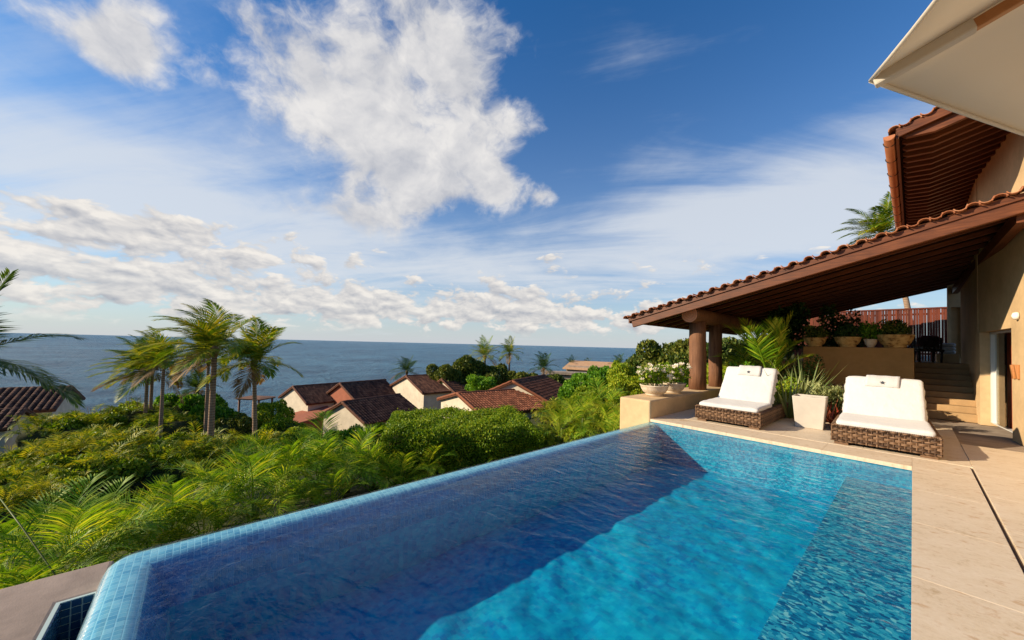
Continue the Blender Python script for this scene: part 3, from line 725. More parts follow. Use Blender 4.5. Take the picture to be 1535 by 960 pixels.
def villa(apex, th, wid, pitch, L, label, wallmat='stucco_pale', roofmat='roof_tile', cs=.26, wall_h=2.7, back=False):
    th = R_(th); rd = Vector((math.sin(th), math.cos(th), 0)); sd = Vector((math.cos(th), -math.sin(th), 0))
    if back: rd = -rd
    drop = wid*math.tan(R_(pitch)); A = Vector(apex); g = terrain(A.x, A.y)
    rt = empty('villa', (A.x, A.y, g), 0, label, 'house', 'neighbouring villas down the slope')
    base = Vector((A.x, A.y, g)); zb = min(g, A.z-drop-wall_h)-1.0
    def rel(p): return Vector(p)-base
    i = .30; wi = wid-.30; di = wi*math.tan(R_(pitch)); t = Vector((0,0,-.06))
    m = MB(); P0 = A+rd*i+t; P1 = A+rd*(L-i)+t; vs = []
    for p in (P0, P1):
        vs += [rel(p), rel(p+sd*wi+Vector((0,0,-di))), rel(p-sd*wi+Vector((0,0,-di)))]
        for s_ in (1, -1): q = p+sd*wi*s_; vs.append(rel(Vector((q.x, q.y, zb))))
    m.add(vs, [(0,2,4,3,1),(5,6,8,9,7),(1,3,8,6),(2,7,9,4)]); m.build('wall', wallmat, rt)
    m = MB()
    for s_ in (1, -1): roof_field(m, rel(A), rd, sd*s_, drop, wid, L, cs)
    tag(m.build('roof_tiles', roofmat, rt), kind='stuff')
    m = MB()
    for s_ in (1, -1):
        e = rel(A)+sd*s_*wid+Vector((0,0,-drop)); O = rel(A)
        m.add([O+Vector((0,0,-.02)), e+Vector((0,0,-.02)), e+rd*L+Vector((0,0,-.02)), O+rd*L+Vector((0,0,-.02)), O+Vector((0,0,-.12)), e+Vector((0,0,-.12)), e+rd*L+Vector((0,0,-.12)), O+rd*L+Vector((0,0,-.12))],
              [(0,1,2,3),(4,7,6,5),(0,4,5,1),(1,5,6,2),(2,6,7,3)])
    m.build('roof', 'dark' if False else 'wood_red', rt)
    m = MB(); m.tube([rel(A)+rd*(k*L/12)+Vector((0,0,.05+.02*(k%2))) for k in range(13)], .13, 8); m.build('ridge', roofmat, rt)
    for s_ in (1, -1):
        m = MB(); e0 = rel(A)+rd*.06; e1 = e0+sd*s_*wid+Vector((0,0,-drop)); nn = 14
        m.tube([e0.lerp(e1, k/nn)+Vector((0,0,.06+.03*(k%2))) for k in range(nn+1)], .11, 7); m.build('verge_tiles', roofmat, rt)
    return rt
villa(P(512,604,34), -18, 3.6, 25, 7.2, 'villa with pale lit gable and checkered brown tile roof beside the clipped hedge', cs=.30)
villa(P(438,580.4,46), -13, 4.1, 24, 6.3, 'villa with a pale gable and red lean-to behind the slim curved palm')
villa(P(508.5,575.5,45.5), -14, 3.7, 27, 7.0, 'brown roofed villa wing joined to the red lean-to villa', wallmat='stucco_red')
villa(P(607.6,564.7,46), 0, 4.9, 19, 4.8, 'villa with the broadest pale gable wall standing highest among the roofs')
villa(P(661,569.5,46), -5, 3.1, 26, 4.6, 'small dark roofed villa tucked behind the broad pale gable')
villa(P(684,591,30), 8, 4.3, 14, 8.0, 'villa with low pale gable and wide rust red roof behind the hedge', roofmat='roof_tile_orange')
villa(P(767.7,572.5,33), -22, 4.4, 24, 8.4, 'rust red villa roof with a tiny white gable beside the leafy slope', roofmat='roof_tile_orange')
villa(P(109,580.3,40), 4, 4.4, 24, 16, 'villa with ribbed brown roof ending in a shaded gable by the palm shrubs', back=True, cs=.5)
villa(P(40,614,30), 4, 2.6, 24, 10, 'low brown tiled roof wing below the ribbed villa roof', back=True, cs=.42)
# red lean-to, beach shelter, far building
A = P(470,618,43)
m = MB(); rt = empty('lean_to_roof', (A.x,A.y,terrain(A.x,A.y)), 0, 'low red tiled lean-to against the pale gabled villa', 'roof')
dz = A.z-terrain(A.x,A.y)
m.add([(-3,-2.2,dz-.5),(3,-2.2,dz-.5),(3,2,dz+.3),(-3,2,dz+.3),(-3,-2.2,dz-.7),(3,-2.2,dz-.7),(3,2,dz+.1),(-3,2,dz+.1)], [(0,1,2,3),(4,7,6,5),(0,4,5,1),(1,5,6,2),(2,6,7,3),(3,7,4,0)]); m.build('roof', 'stucco_red', rt)
m = MB(); m.box((-2.7,-1.8,-1), (2.7,1.8,dz-.55)); m.build('wall', 'stucco_red', rt)
A = P(384,596,62); g = terrain(A.x, A.y); hgt = A.z-g
rt = empty('beach_shelter', (A.x,A.y,g), R_(40), 'flat roofed timber shelter by the shore behind the curved palm', 'shelter')
m = MB(); m.box((-2.3,-1.7,hgt-.22), (2.3,1.7,hgt)); m.add([(-2.5,-1.9,hgt),(2.5,-1.9,hgt),(2.5,1.9,hgt),(-2.5,1.9,hgt),(-1.2,-.3,hgt+.18),(1.2,-.3,hgt+.18),(1.2,.3,hgt+.18),(-1.2,.3,hgt+.18)], [(0,1,5,4),(1,2,6,5),(2,3,7,6),(3,0,4,7),(4,5,6,7)]); m.build('roof', 'wood_log', rt)
for sx in (-1, 1):
    for sy in (-1, 1): m = MB(); m.tube([(sx*1.9,sy*1.4,-1),(sx*1.9,sy*1.4,hgt-.2)], .16, 8); m.build('post', 'wood_log', rt)
A = P(905,551,70); g = terrain(A.x, A.y)
rt = empty('beach_building', (A.x,A.y,g), R_(20), 'long low building with a tan roof far among the shrubs', 'building')
h = A.z-g+.5
m = MB(); m.box((-7,-2,-1), (7,2,h-.4)); m.build('wall', 'concrete', rt)
m = MB(); m.add([(-7.6,-2.8,h-.9),(7.6,-2.8,h-.9),(7.6,2.8,h+.5),(-7.6,2.8,h+.5),(-7.6,-2.8,h-1.1),(7.6,-2.8,h-1.1),(7.6,2.8,h+.3),(-7.6,2.8,h+.3)], [(0,1,2,3),(4,7,6,5),(0,4,5,1),(1,5,6,2),(2,6,7,3),(3,7,4,0)]); m.build('roof', 'tan_roof', rt)
A = P(858,558,60); g = terrain(A.x, A.y)
m = MB(); m.box((-4,-1,-1), (4,1,A.z-g-.6)); m.box((-4.4,-1.4,A.z-g-.4), (4.4,1.4,A.z-g)); m.box((-3.9,-1.05,A.z-g-.62),(-3.4,1.05,A.z-g-.38)); m.box((3.4,-1.05,A.z-g-.62),(3.9,1.05,A.z-g-.38)); 
o = m.build('garden_wall', 'concrete', loc=(A.x,A.y,g), rot=(0,0,R_(35))); tag(o, 'grey concrete wall with a flat cap below the tan roof building', 'wall')

# ------------------------------------------------------------------ loungers
def weave_side(m, O, U, Nn, L, h, ns, nrow):
    U, Nn = Vector(U), Vector(Nn); O = Vector(O); sp = L/ns; rh = h/nrow
    for r in range(nrow):
        vs = []; nseg = ns*4
        for k in range(nseg+1):
            s = k/nseg*L; ph = math.cos(math.pi*(s/sp)+(math.pi if (r//2)%2 else 0))*.013
            for a, o_ in ((-.5, -.006), (-.2, .005), (.2, .005), (.5, -.006)):
                vs.append(O+U*s+Nn*(ph+o_)+Vector((0,0,(r+.5+a*.94)*rh)))
        m.add(vs, [(k*4+j, (k+1)*4+j, (k+1)*4+j+1, k*4+j+1) for k in range(nseg) for j in range(3)], True)
    for k in range(ns+1):
        p = O+U*(k*sp)-Nn*.003; m.tube([p, p+Vector((0,0,h))], .011, 5, False)
def lounger(x0, y0, label, tilt=0, back_el=45, towel_label='', wd_=1.24, ln=2.45, seed=0, z=.004):
    rt = empty('sun_lounger', (x0+wd_/2, y0, z), tilt, label, 'sun lounger', 'wicker sun loungers by the pool')
    w2 = wd_/2; h0, h1 = .055, .335
    m = MB(); m.box((-w2+.025,.025,h0), (w2-.025,ln-.025,h1-.012)); m.build('frame', 'dark', rt)
    m = MB(); ns = 20; nl = 40
    weave_side(m, (-w2,0,h0), (1,0,0), (0,-1,0), wd_, h1-h0, ns, 14); 
    m.build('front_panel', 'wicker', rt)
    m = MB(); weave_side(m, (w2,0,h0), (0,1,0), (1,0,0), ln, h1-h0, nl, 14); m.build('side_panel', 'wicker', rt)
    m = MB(); weave_side(m, (-w2,0,h0), (0,1,0), (-1,0,0), ln, h1-h0, nl, 14); m.build('side_panel', 'wicker', rt)
    m = MB(); weave_side(m, (-w2,ln,h0), (1,0,0), (0,1,0), wd_, h1-h0, ns, 14); m.build('rear_panel', 'wicker', rt)
    m = MB()                                                    # woven top rim, strands across
    for s_ in (-1, 1):
        for k in range(110):
            y = .01+k*(ln-.02)/109; xa, xb = s_*(w2-.11), s_*(w2+.012)
            m.tube([(xa,y,h1-.01),(xa*.4+xb*.6,y+.004,h1+.006),(xb,y,h1-.014)], .0095, 5, False)
    for k in range(56):
        x = -w2+.01+k*(wd_-.02)/55
        m.tube([(x,-.012,h1-.014),(x,.05,h1+.007),(x,.11,h1-.01)], .0095, 5, False)
    m.build('top_rim', 'wicker', rt)
    for sx in (-1, 1):
        for yy in (.08, ln-.08): m = MB(); m.box((sx*(w2-.12)-.09,yy-.05,0), (sx*(w2-.12)+.09,yy+.05,h0+.002)); m.build('foot', 'wicker', rt)
    # seat cushion with loose cover
    sl = 1.12; th = .105; cw = wd_-.10
    def sag(p):
        e = max(0, abs(p.x)/(cw/2)-.86); p.z -= e*.05*(1 if p.z > 0 else 0); 
        if p.y < -sl/2+.16: p.z -= .02*((-sl/2+.16-p.y)/.16)
        return p
    o = rbox(cw, sl, th, .045, 30, .011, seed+1.3, sag).build('seat_cushion', 'fabric_white', rt, loc=(0, .03+sl/2, h1+th/2-.004))
    # skirt of the cover spilling over the right-hand corner
    bl = 1.06; bt = .115; a = R_(back_el)
    def bend(p):
        p.y += .035*(p.x/(cw/2))**2; p.x *= 1-.035*((p.z+bl/2)/bl)
        if p.z > bl/2-.06: p.y += .02
        return p
    o = rbox(cw-.05, bt, bl, .05, 30, .013, seed+4.7, bend).build('backrest', 'fabric_white', rt)
    o.rotation_euler = (-(math.pi/2-a), 0, 0)
    by = .03+sl-.10; o.location = (0, by+math.cos(a)*bl/2+math.sin(a)*bt/2, h1+.06+math.sin(a)*bl/2-math.cos(a)*bt/2)
    # cover hem: rippled strip along each backrest edge
    for s_ in (-1, 1):
        vs = []; nn = 40
        for k in range(nn+1):
            t = k/nn; zz = -bl/2+.05+t*(bl-.08); rip = .012*math.sin(t*23+seed*3)+.008*math.sin(t*51+seed)
            vs += [(s_*((cw-.05)/2*(1-.035*t)-.012), -.01+.03, zz), (s_*((cw-.05)/2*(1-.035*t)+.012+rip*.6), .05+rip, zz), (s_*((cw-.05)/2*(1-.035*t)+.006+rip), .14+rip*1.5, zz)]
        mm = MB(); mm.add(vs, [(k*3+j, (k+1)*3+j, (k+1)*3+j+1, k*3+j+1) for k in range(nn) for j in range(2)], True); mm.build('cover_hem', 'fabric_white', o)
    # back prop
    m = MB(); m.beam((-.3, by+.95*math.cos(a)*bl, h1+.72*math.sin(a)*bl), (-.3, by+.6, h1), .03, .03); m.beam((.3, by+.95*math.cos(a)*bl, h1+.72*math.sin(a)*bl), (.3, by+.6, h1), .03, .03); m.build('prop', 'dark', rt)
    # towel hung over the top
    tw = empty('folded_towel', Vector((x0+wd_/2, y0, z)), tilt, towel_label, 'towel', 'towels on the loungers')
    T = Matrix.Translation(o.location) @ Matrix.Rotation(o.rotation_euler.x, 4, 'X')
    tws = .46; prf = [(-bt/2-.020, bl/2-.30), (-bt/2-.026, bl/2-.15), (-bt/2-.022, bl/2-.03), (-bt/2+.03, bl/2+.022), (0, bl/2+.034), (bt/2, bl/2+.02), (bt/2+.045, bl/2-.05), (bt/2+.045, bl/2-.16)]
    vs = []; nn = 12
    for lay in (0, 1):
        for i in range(nn+1):
            xx = -tws/2+tws*i/nn
            for j, (yy, zz) in enumerate(prf):
                off = 0 if lay == 0 else .022; dn = -1 if j < 4 else 1
                wv = .004*math.sin(i*1.3+j+seed)
                vs.append(T @ Vector((xx+.01*math.sin(j+seed), yy+(off*dn if lay else 0)*-1+wv+.0*dn, zz-(off*.8 if (lay and 2 < j < 6) else 0))))
    q = len(prf); N1 = (nn+1)*q; fs = []
    for i in range(nn):
        for j in range(q-1): fs += [(i*q+j, i*q+j+1, (i+1)*q+j+1, (i+1)*q+j), (N1+i*q+j+1, N1+i*q+j, N1+(i+1)*q+j, N1+(i+1)*q+j+1)]
    for j in range(q-1): fs += [(j+1, j, N1+j, N1+j+1), (nn*q+j, nn*q+j+1, N1+nn*q+j+1, N1+nn*q+j)]
    for i in range(nn): fs += [(i*q, (i+1)*q, N1+(i+1)*q, N1+i*q), ((i+1)*q+q-1, i*q+q-1, N1+i*q+q-1, N1+(i+1)*q+q-1)]
    m = MB(); m.add(vs, fs, True); m.build('cloth', 'towel', tw)
    # embroidered crest: body with head and flippers
    m = MB()
    def blob(cx, cz, rx, rz_, ang=0):
        pts = []
        for k in range(12):
            u_, v_ = rx*math.cos(k*math.pi/6), rz_*math.sin(k*math.pi/6)
            pts.append(T @ Vector((cx+u_*math.cos(ang)-v_*math.sin(ang), -bt/2-.0315, bl/2-.215+cz+u_*math.sin(ang)+v_*math.cos(ang))))
        m.add(pts, [tuple(range(12))])
    blob(0, 0, .020, .026); blob(0, .034, .008, .009); blob(-.026, .018, .016, .006, .6); blob(.026, .018, .016, .006, -.6); blob(-.02, -.024, .010, .005, -.7); blob(.02, -.024, .010, .005, .7)
    m.build('crest', 'emblem', tw)
    return rt
lounger(-3.27, 8.50, 'wicker sun lounger with white cushions beside the low parapet wall', R_(0), 52, 'folded white towel with a dark crest on the lounger beside the parapet', seed=1)
lounger(-.955, 8.47, 'wicker sun lounger with white cushions standing before the stone steps', R_(2.2), 47, 'folded white towel with a dark crest on the lounger before the steps', seed=5)

# ------------------------------------------------------------------ leaf meshes
def leaf_cloud(name, C, N, S, mt, aspect=.45, fold=.25):
    """C centres, N leaf directions (stem to tip), S sizes"""
    n = len(C); N = N/np.linalg.norm(N, axis=1, keepdims=True)
    ref = rng.normal(size=(n, 3)); B = np.cross(N, ref); B /= np.linalg.norm(B, axis=1, keepdims=True)+1e-9
    U = np.cross(B, N); S = S[:, None]
    v0 = C-N*S*.5; v2 = C+N*S*.5; v1 = C+B*S*aspect*.5+U*S*fold*.3; v3 = C-B*S*aspect*.5+U*S*fold*.3
    V = np.stack([v0, v1, v2, v3], 1).reshape(-1, 3); I = np.arange(n)[:, None]*4
    return npmesh(name, V, np.concatenate([I+[0, 1, 2], I+[0, 2, 3]], 0), mt)
def blob_points(blobs, n, inner=.62, zmin=None):
    out = []; W = np.array([b[3]*b[4] for b in blobs]); W = W/W.sum()
    ids = rng.choice(len(blobs), n*2, p=W)
    u = rng.normal(size=(n*2, 3)); u /= np.linalg.norm(u, axis=1, keepdims=True)
    r = inner+(1-inner)*rng.random(n*2)**.6
    Bm = np.array(blobs)[ids]; pts = Bm[:, :3]+u*r[:, None]*np.stack([Bm[:, 3], Bm[:, 3], Bm[:, 4]], 1)
    keep = np.ones(n*2, bool)
    for k, bl in enumerate(blobs):
        d = (pts-np.array(bl[:3]))/np.array([bl[3], bl[3], bl[4]]); keep &= ~((np.linalg.norm(d, axis=1) < inner*.9) & (ids != k))
    if zmin is not None: keep &= pts[:, 2] > zmin
    return pts[keep][:n], u[keep][:n]
def rand_blobs(n, R=.72, seed=0):
    q = np.random.default_rng(seed); bl = [(0, 0, .5, .62, .42)]
    for k in range(n):
        a = q.random()*6.283; rr = R*(.45+.5*q.random()); bl.append((rr*math.cos(a), rr*math.sin(a), .25+.5*q.random(), .26+.16*q.random(), .2+.14*q.random()))
    return bl
BUSH = {}
for kind, mt, ls, asp, nl in (('hedge', 'leaf_hedge', .085, .55, 9000), ('green', 'leaf_green', .10, .55, 7000), ('olive', 'leaf_olive', .085, .7, 9000)):
    for s_ in range(3):
        pts, u = blob_points(rand_blobs(11, .74, 31*s_+len(kind)), nl)
        N = u*.55+rng.normal(size=u.shape)*.6+np.array([0, 0, .25])
        BUSH[kind, s_] = leaf_cloud('foliage_'+kind, pts, N, ls*(.6+.8*rng.random(len(pts))), mt, asp)
# feathery shrubs: tufts of arching straps
def tuft_mesh(name, pts, u, nb, L, W, mt, droop=1.0, seg=3, up=.5):
    Vs = []; Fs = []; n = len(pts)
    for k in range(nb):
        d = u*.7+rng.normal(size=(n, 3))*.45+np.array([0, 0, up]); d /= np.linalg.norm(d, axis=1, keepdims=True)
        sd = np.cross(d, np.array([0, 0, 1.0])+rng.normal(size=(n, 3))*.2); sd /= np.linalg.norm(sd, axis=1, keepdims=True)+1e-9
        l = L*(.6+.7*rng.random((n, 1))); p = pts.copy(); rows = []
        for j in range(seg+1):
            t = j/seg; wv = W*(1-t)**.7*(.55+.9*min(1, t*2.5)) if j < seg else 0.0
            rows.append((p-sd*wv, p+sd*wv)); p = p+d*l/seg; d = d+np.array([0, 0, -.42*droop*(t+.3)]); d /= np.linalg.norm(d, axis=1, keepdims=True)
        V = np.stack([x for r in rows for x in r], 1); o = sum(len(a) for a in Vs); m_ = V.shape[1]
        I = o+np.arange(n)[:, None]*m_
        for j in range(seg): Fs.append(I+[2*j, 2*j+1, 2*j+3, 2*j+2])
        Vs.append(V.reshape(-1, 3))
    return npmesh(name, np.concatenate(Vs), np.concatenate(Fs), mt)
stemm = MB()
for k in range(7):
    a = k*.9; stemm.tube([(.10*math.cos(a),.10*math.sin(a),-.6),(.22*math.cos(a),.22*math.sin(a),.1),(.42*math.cos(a+.3),.42*math.sin(a+.3),.55)], [.022,.017,.008], 6)
stem_mesh = stemm.mesh('stem', 'bark')
cnt = [0]
cm = rbox(1.25, 1.25, .62, .31, 6, .06, 3.0); core_mesh = cm.mesh('shade_core', 'soil')  # unseen solid core, added to block light inside each shrub
def shrub(x, y, d, wpx, hm, kind, label, group, name='shrub', cat='shrub', wy=None):
    """top middle at image spot (x,y), d metres away, wpx wide there, hm high"""
    A = P(x, y, d); wr = wpx*d/FPX/2; g = terrain(A.x, A.y); cnt[0] += 1
    A = A-Vector((0,0,0)); base = A.z-hm
    rt = empty(name, (A.x, A.y, min(base, base)), random.uniform(0, 6.28), label, cat, group)
    v = cnt[0] % 3
    ncl = max(1, math.ceil(hm/(1.5*wr))); ch = hm/(1+.62*(ncl-1))
    for i in range(ncl):
        f_ = 1.0 if i == ncl-1 else random.uniform(.85, 1.12)
        obj('foliage', BUSH[kind, (v+i) % 3], rt, (random.uniform(-.2,.2)*wr*(i < ncl-1), random.uniform(-.2,.2)*wr*(i < ncl-1), ch*.62*i), (0,0,i*1.9), (wr*f_, wr*f_, ch))
    if kind == 'feather': obj('leaf_mass', BUSH['hedge', v], rt, (0,0,0), (0,0,1.0), (wr*.93, wr*.93, hm*.93))
    obj('shade_core', core_mesh, rt, (0,0,ch*.42), None, (wr, wr, ch))
    if base-g > .05 or True:
        obj('stem', stem_mesh, rt, (0,0,0), None, (min(wr, 1.5), min(wr, 1.5), max((base-g)/.6+.05, hm*.8)))
    return rt

# ------------------------------------------------------------------ palms
def frond(m, O, d0, L, wind, droop, nleaf, ll, lw, seed, ldroop=.35, wl=.6, stalk=.14, vee=.25, rr=.016):
    q = random.Random(seed); d = Vector(d0).normalized(); p = Vector(O); n = nleaf; pts = [p.copy()]; dirs = [d.copy()]
    for i in range(n):
        t = i/n; d = (d+Vector((0,0,-1))*(droop*(.25+t)/n*2.2)+wind*((.2+t)/n*1.6)).normalized(); p = p+d*(L/n); pts.append(p.copy()); dirs.append(d.copy())
    m.tube(pts[::max(1, n//9)]+[pts[-1]], [rr*(1-.85*k/(len(pts[::max(1, n//9)]))) for k in range(len(pts[::max(1, n//9)])+1)], 4, False)
    for i in range(int(n*stalk), n+1):
        t = i/n; dd = dirs[i]; sd = dd.cross(Vector((0,0,1)))
        if sd.length < .05: sd = Vector((1,0,0))
        sd.normalize(); up = sd.cross(dd)
        tt = (t-stalk)/(1-stalk); lenv = ll*(.45+.75*math.sin(math.pi*min(1, .18+tt*.80)))*(1-.35*tt*tt)
        for s_ in (-1, 1):
            l = lenv*q.uniform(.85, 1.1); ld = (sd*s_*(1-.35*tt)+dd*(.55+.75*tt)+up*vee+Vector((0,0,-ldroop*.5))+wind*wl*.5+Vector((q.uniform(-.1,.1), q.uniform(-.1,.1), q.uniform(-.1,.1)))).normalized()
            wv = dd*(lw*.5); a = pts[i]; b1 = a+ld*(l*.5); ld2 = (ld+Vector((0,0,-ldroop))+wind*wl*.5).normalized(); c = b1+ld2*(l*.5)
            wm = ld.cross(up).normalized()*(lw*.5) if ld.cross(up).length > .01 else wv
            m.add([a-wv*.6, a+wv*.6, b1+wm, b1-wm, c], [(0,1,2,3), (3,2,4)])
for s_ in range(3):
    pts, u = blob_points(rand_blobs(9, .72, 77+s_), 150, .5); m = MB()
    for i in range(len(pts)):
        dv = Vector(u[i])*.75+Vector((random.uniform(-.4,.4), random.uniform(-.4,.4), .75))
        frond(m, Vector(pts[i])*.82, dv, random.uniform(.36,.55), Vector((-.10,-.12,0)), 1.5, 15, .17, .0165, 900+s_*100+i, .35, .3, .12, .35, .008)
    BUSH['feather', s_] = m.mesh('foliage_feather', 'leaf_feather')
def palm(x, y, d, size, nf, wind, seed, label, trunk_r=.16, mt='leaf_palm', lean=(0,0), name='coconut_palm', nleaf=56, droop=.68, group='coconut palms on the slope', base=None, spread=1.0, dead=True):
    q = random.Random(seed); C = P(x, y, d); g = terrain(C.x+lean[0], C.y+lean[1]) if base is None else base
    rt = empty(name, (C.x+lean[0], C.y+lean[1], g), 0, label, 'palm tree', group); off = Vector((C.x+lean[0], C.y+lean[1], g)); h = C.z-g
    pts = []; N = 12
    for k in range(N+1):
        t = k/N; pts.append(Vector((-lean[0]*t**1.6+.10*math.sin(t*4+seed)*t*(1-t)*3, -lean[1]*t**1.6, -.4+(h+.4)*t)))
    m = MB(); m.tube(pts, [trunk_r*(1.35 if k == 0 else 1.0-.35*k/N) for k in range(N+1)], 12); m.build('trunk', 'bark', rt)
    top = pts[-1]
    m = MB(); m.tube([top+Vector((0,0,-.35*size/2)), top+Vector((0,0,-.1)), top+Vector((0,0,.12))], [trunk_r*.7, trunk_r*1.25, trunk_r*.6], 10); m.build('crownshaft', 'leaf_dry', rt)
    nf += 3; trunk_r *= .78
    for k in range(nf):
        az_ = k*2.399+q.uniform(-.3,.3); e = (1.35-1.75*(k/nf)**1.1)*spread+q.uniform(-.12,.12)
        d0 = Vector((math.cos(az_)*math.cos(e), math.sin(az_)*math.cos(e), math.sin(e)))
        d0 = (d0+wind*.45).normalized(); m = MB()
        frond(m, top, d0, size*q.uniform(.85,1.1), wind, droop*q.uniform(.8,1.2), nleaf, size*.31, size*.019, seed*97+k)
        old = dead and k >= nf-2
        m.build('frond', 'leaf_dry' if old else mt, rt)
    return rt
WIND = Vector((-.62,-.70,.06))*.75
W2 = WIND*.55
palm(322,522,19, 2.9, 24, WIND, 3, 'tallest windswept coconut palm with yellowed fronds rising from the shrubs', .17)
palm(381,543,21, 3.0, 20, W2, 8, 'windswept palm with a slim trunk standing next to the tallest palm', .14, lean=(.3,.2))
palm(246,541,25, 2.6, 20, WIND, 11, 'short windswept palm leaning towards two clumped palms', .13)
palm(221,560,29, 3.5, 22, WIND*1.1, 15, 'bushy windswept palm of the clumped pair before the sea', .15)
palm(229,552,30, 3.0, 18, WIND, 18, 'slimmer windswept palm of the clumped pair before the sea', .15)
palm(313,540,27, 2.6, 16, WIND, 21, 'thin palm half hidden behind the tallest palm', .14)
palm(296,584,34, 2.3, 16, W2, 25, 'low young palm over the bright green shrubs', .14, mt='leaf_palm_dark')
palm(-66,540,11, 3.1, 9, Vector((.25,-.1,0)), 28, 'grey green palm whose fronds reach in beside the tiled roofs', .16, mt='leaf_palm_dark', dead=False)
palm(610,557,50, 2.6, 18, W2*.8, 31, 'dark palm crown just above the broad gabled villa', .18, mt='leaf_palm_dark', nleaf=34)
palm(727,534,52, 3.0, 18, W2*.6, 35, 'leafier of two tall palms above the sea grape trees', .2, nleaf=34)
palm(764,530,52, 2.5, 16, W2*.5, 38, 'slimmer of two tall palms above the sea grape trees', .18, nleaf=34)
palm(815,552,50, 2.6, 16, W2*.5, 41, 'dark palm at the end of the sea grape trees', .18, mt='leaf_palm_dark', nleaf=34)
palm(857,548,75, 2.2, 14, W2*.5, 44, 'small distant palm beside the tan roofed building', .18, mt='leaf_palm_dark', nleaf=28)
palm(880,549,75, 1.9, 14, W2*.5, 47, 'smallest distant palm beside the tan roofed building', .18, mt='leaf_palm_dark', nleaf=28)
palm(928,545,70, 2.2, 14, W2*.5, 49, 'distant dark palm over the tan roof end', .18, mt='leaf_palm_dark', nleaf=28)
palm(1322,352,27, 2.9, 18, W2, 52, 'palm showing its fronds above the pavilion roof', .19, lean=(-4.0,0), base=-1.5)
palm(1347,405,30, 2.4, 14, W2, 55, 'leaning palm whose bare trunk shows above the slat fence', .24, lean=(1.0,0), base=-1.5)

# ------------------------------------------------------------------ areca clumps
AF = []
for k in range(7):
    m = MB(); e = (1.25, 1.05, .9, .75, .6, 1.15, .45)[k]
    frond(m, (0,0,0), (math.cos(e),0,math.sin(e)), 1.0, Vector((0,0,0)), (.95, 1.1, 1.15, 1.0, .9, 1.25, .8)[k], 34, .34, .0165, 500+k, .30, 0, .24, .42, .012)
    AF.append(m.mesh('frond', 'leaf_areca'))
AFD = []
for me in AF[:3]: c = me.copy(); c.materials.clear(); c.materials.append(MATS['leaf_palm_dark']); AFD.append(c)
def areca(x, y, d, L, nf, label, seed, group='areca palms beside the pool', meshes=None, z=None, name='areca_palm', lift=.0):
    q = random.Random(seed); A = P(x, y, d); g = terrain(A.x, A.y) if z is None else z
    rt = empty(name, (A.x, A.y, g), 0, label, 'palm plant', group); h = A.z-g-L*.62
    for k in range(nf):
        a = k*2.399+q.uniform(-.4,.4); rr = q.uniform(.05,.28)*L*.6; kk = int((k/nf)**1.0*6.99)
        me = (meshes or AF)[kk % len(meshes or AF)]
        hh = max(.05, h*q.uniform(.75,1.05)-.25*L*(k/nf))
        b = Vector((rr*math.cos(a)*.5, rr*math.sin(a)*.5, 0)); t = Vector((rr*math.cos(a), rr*math.sin(a), hh))
        o = obj('frond', me, rt, t, (q.uniform(-.25,.25), 0, a), L*q.uniform(.8,1.15))
        if k % 3 == 0:
            m = MB(); m.tube([b, b.lerp(t, .5)+Vector((0,0,.05)), t], [.035,.028,.018], 6); m.build('cane', 'leaf_strap', rt)
    return rt
AL = ['areca palm whose fronds reach past the leaning garden stake', 'areca palm arching over the stucco ledge', 'sunlit areca palm just behind the rounded pool corner', 'areca palm with flat spread fronds past the rounded pool corner',
      'areca palm between the palm shrub bank and the pool corner', 'areca palm with wide yellow fronds beneath the tallest coconut palm', 'shorter areca palm beside the wide yellow one', 'tall areca palm below the slim curved palm',
      'tallest areca palm with upright yellow fronds before the pale gabled villa', 'areca palm right in front of the checkered roof gable', 'areca palm with arching fronds next to the clipped hedge', 'dark small areca palm against the hedge side',
      'low areca palm hugging the pool rim beneath the wide yellow one', 'low areca palm hugging the rim beneath the tall areca', 'low dark areca palm at the rim beside the hedge', 'short areca palm with pale dry tips at the ledge edge']
k = 0
for (x, y, d, L, nf) in ((15,770,5.6,1.35,16),(90,770,5.2,1.25,15),(150,750,6.2,1.3,15),(205,742,6.8,1.3,15),(262,722,7.4,1.35,16),(330,690,8.4,1.5,17),(385,690,8.2,1.35,15),
        (430,655,9.6,1.6,18),(478,650,10,1.6,18),(520,655,10.2,1.5,16),(560,668,10.4,1.35,15),(600,680,10.2,1.2,14),(310,745,7.2,1.1,13),(420,715,8.2,1.1,13),(500,706,9.0,1.1,13),(55,825,4.7,1.0,14)):
    areca(x, y, d, L, nf, AL[k], 61+k); k += 1
m = MB(); A = P(74,850,4.6); B = P(-4,742,5.2); m.tube([A+(A-B)*.25, A, A.lerp(B, .5)+Vector((0,0,.02)), B], [.011,.010,.009,.007], 7)
tag(m.build('garden_stake', 'leaf_olive'), 'thin dark leaning stake among the areca palms by the stucco ledge', 'stake')
for (x, y, d, L, lab) in ((905,575,13,1.3,'feathery areca palm on the slope beside the parapet'),(872,598,12,1.1,'small areca palm below the parapet near the rust red roof'),(918,612,10.5,1.0,'low areca palm against the parapet foot'),(840,612,12.5,1.0,'small areca palm at the hedge end'),(640,672,10.6,.9,'small areca palm under the clipped hedge')):
    k += 1; areca(x, y, d, L, 14, lab, 60+k)

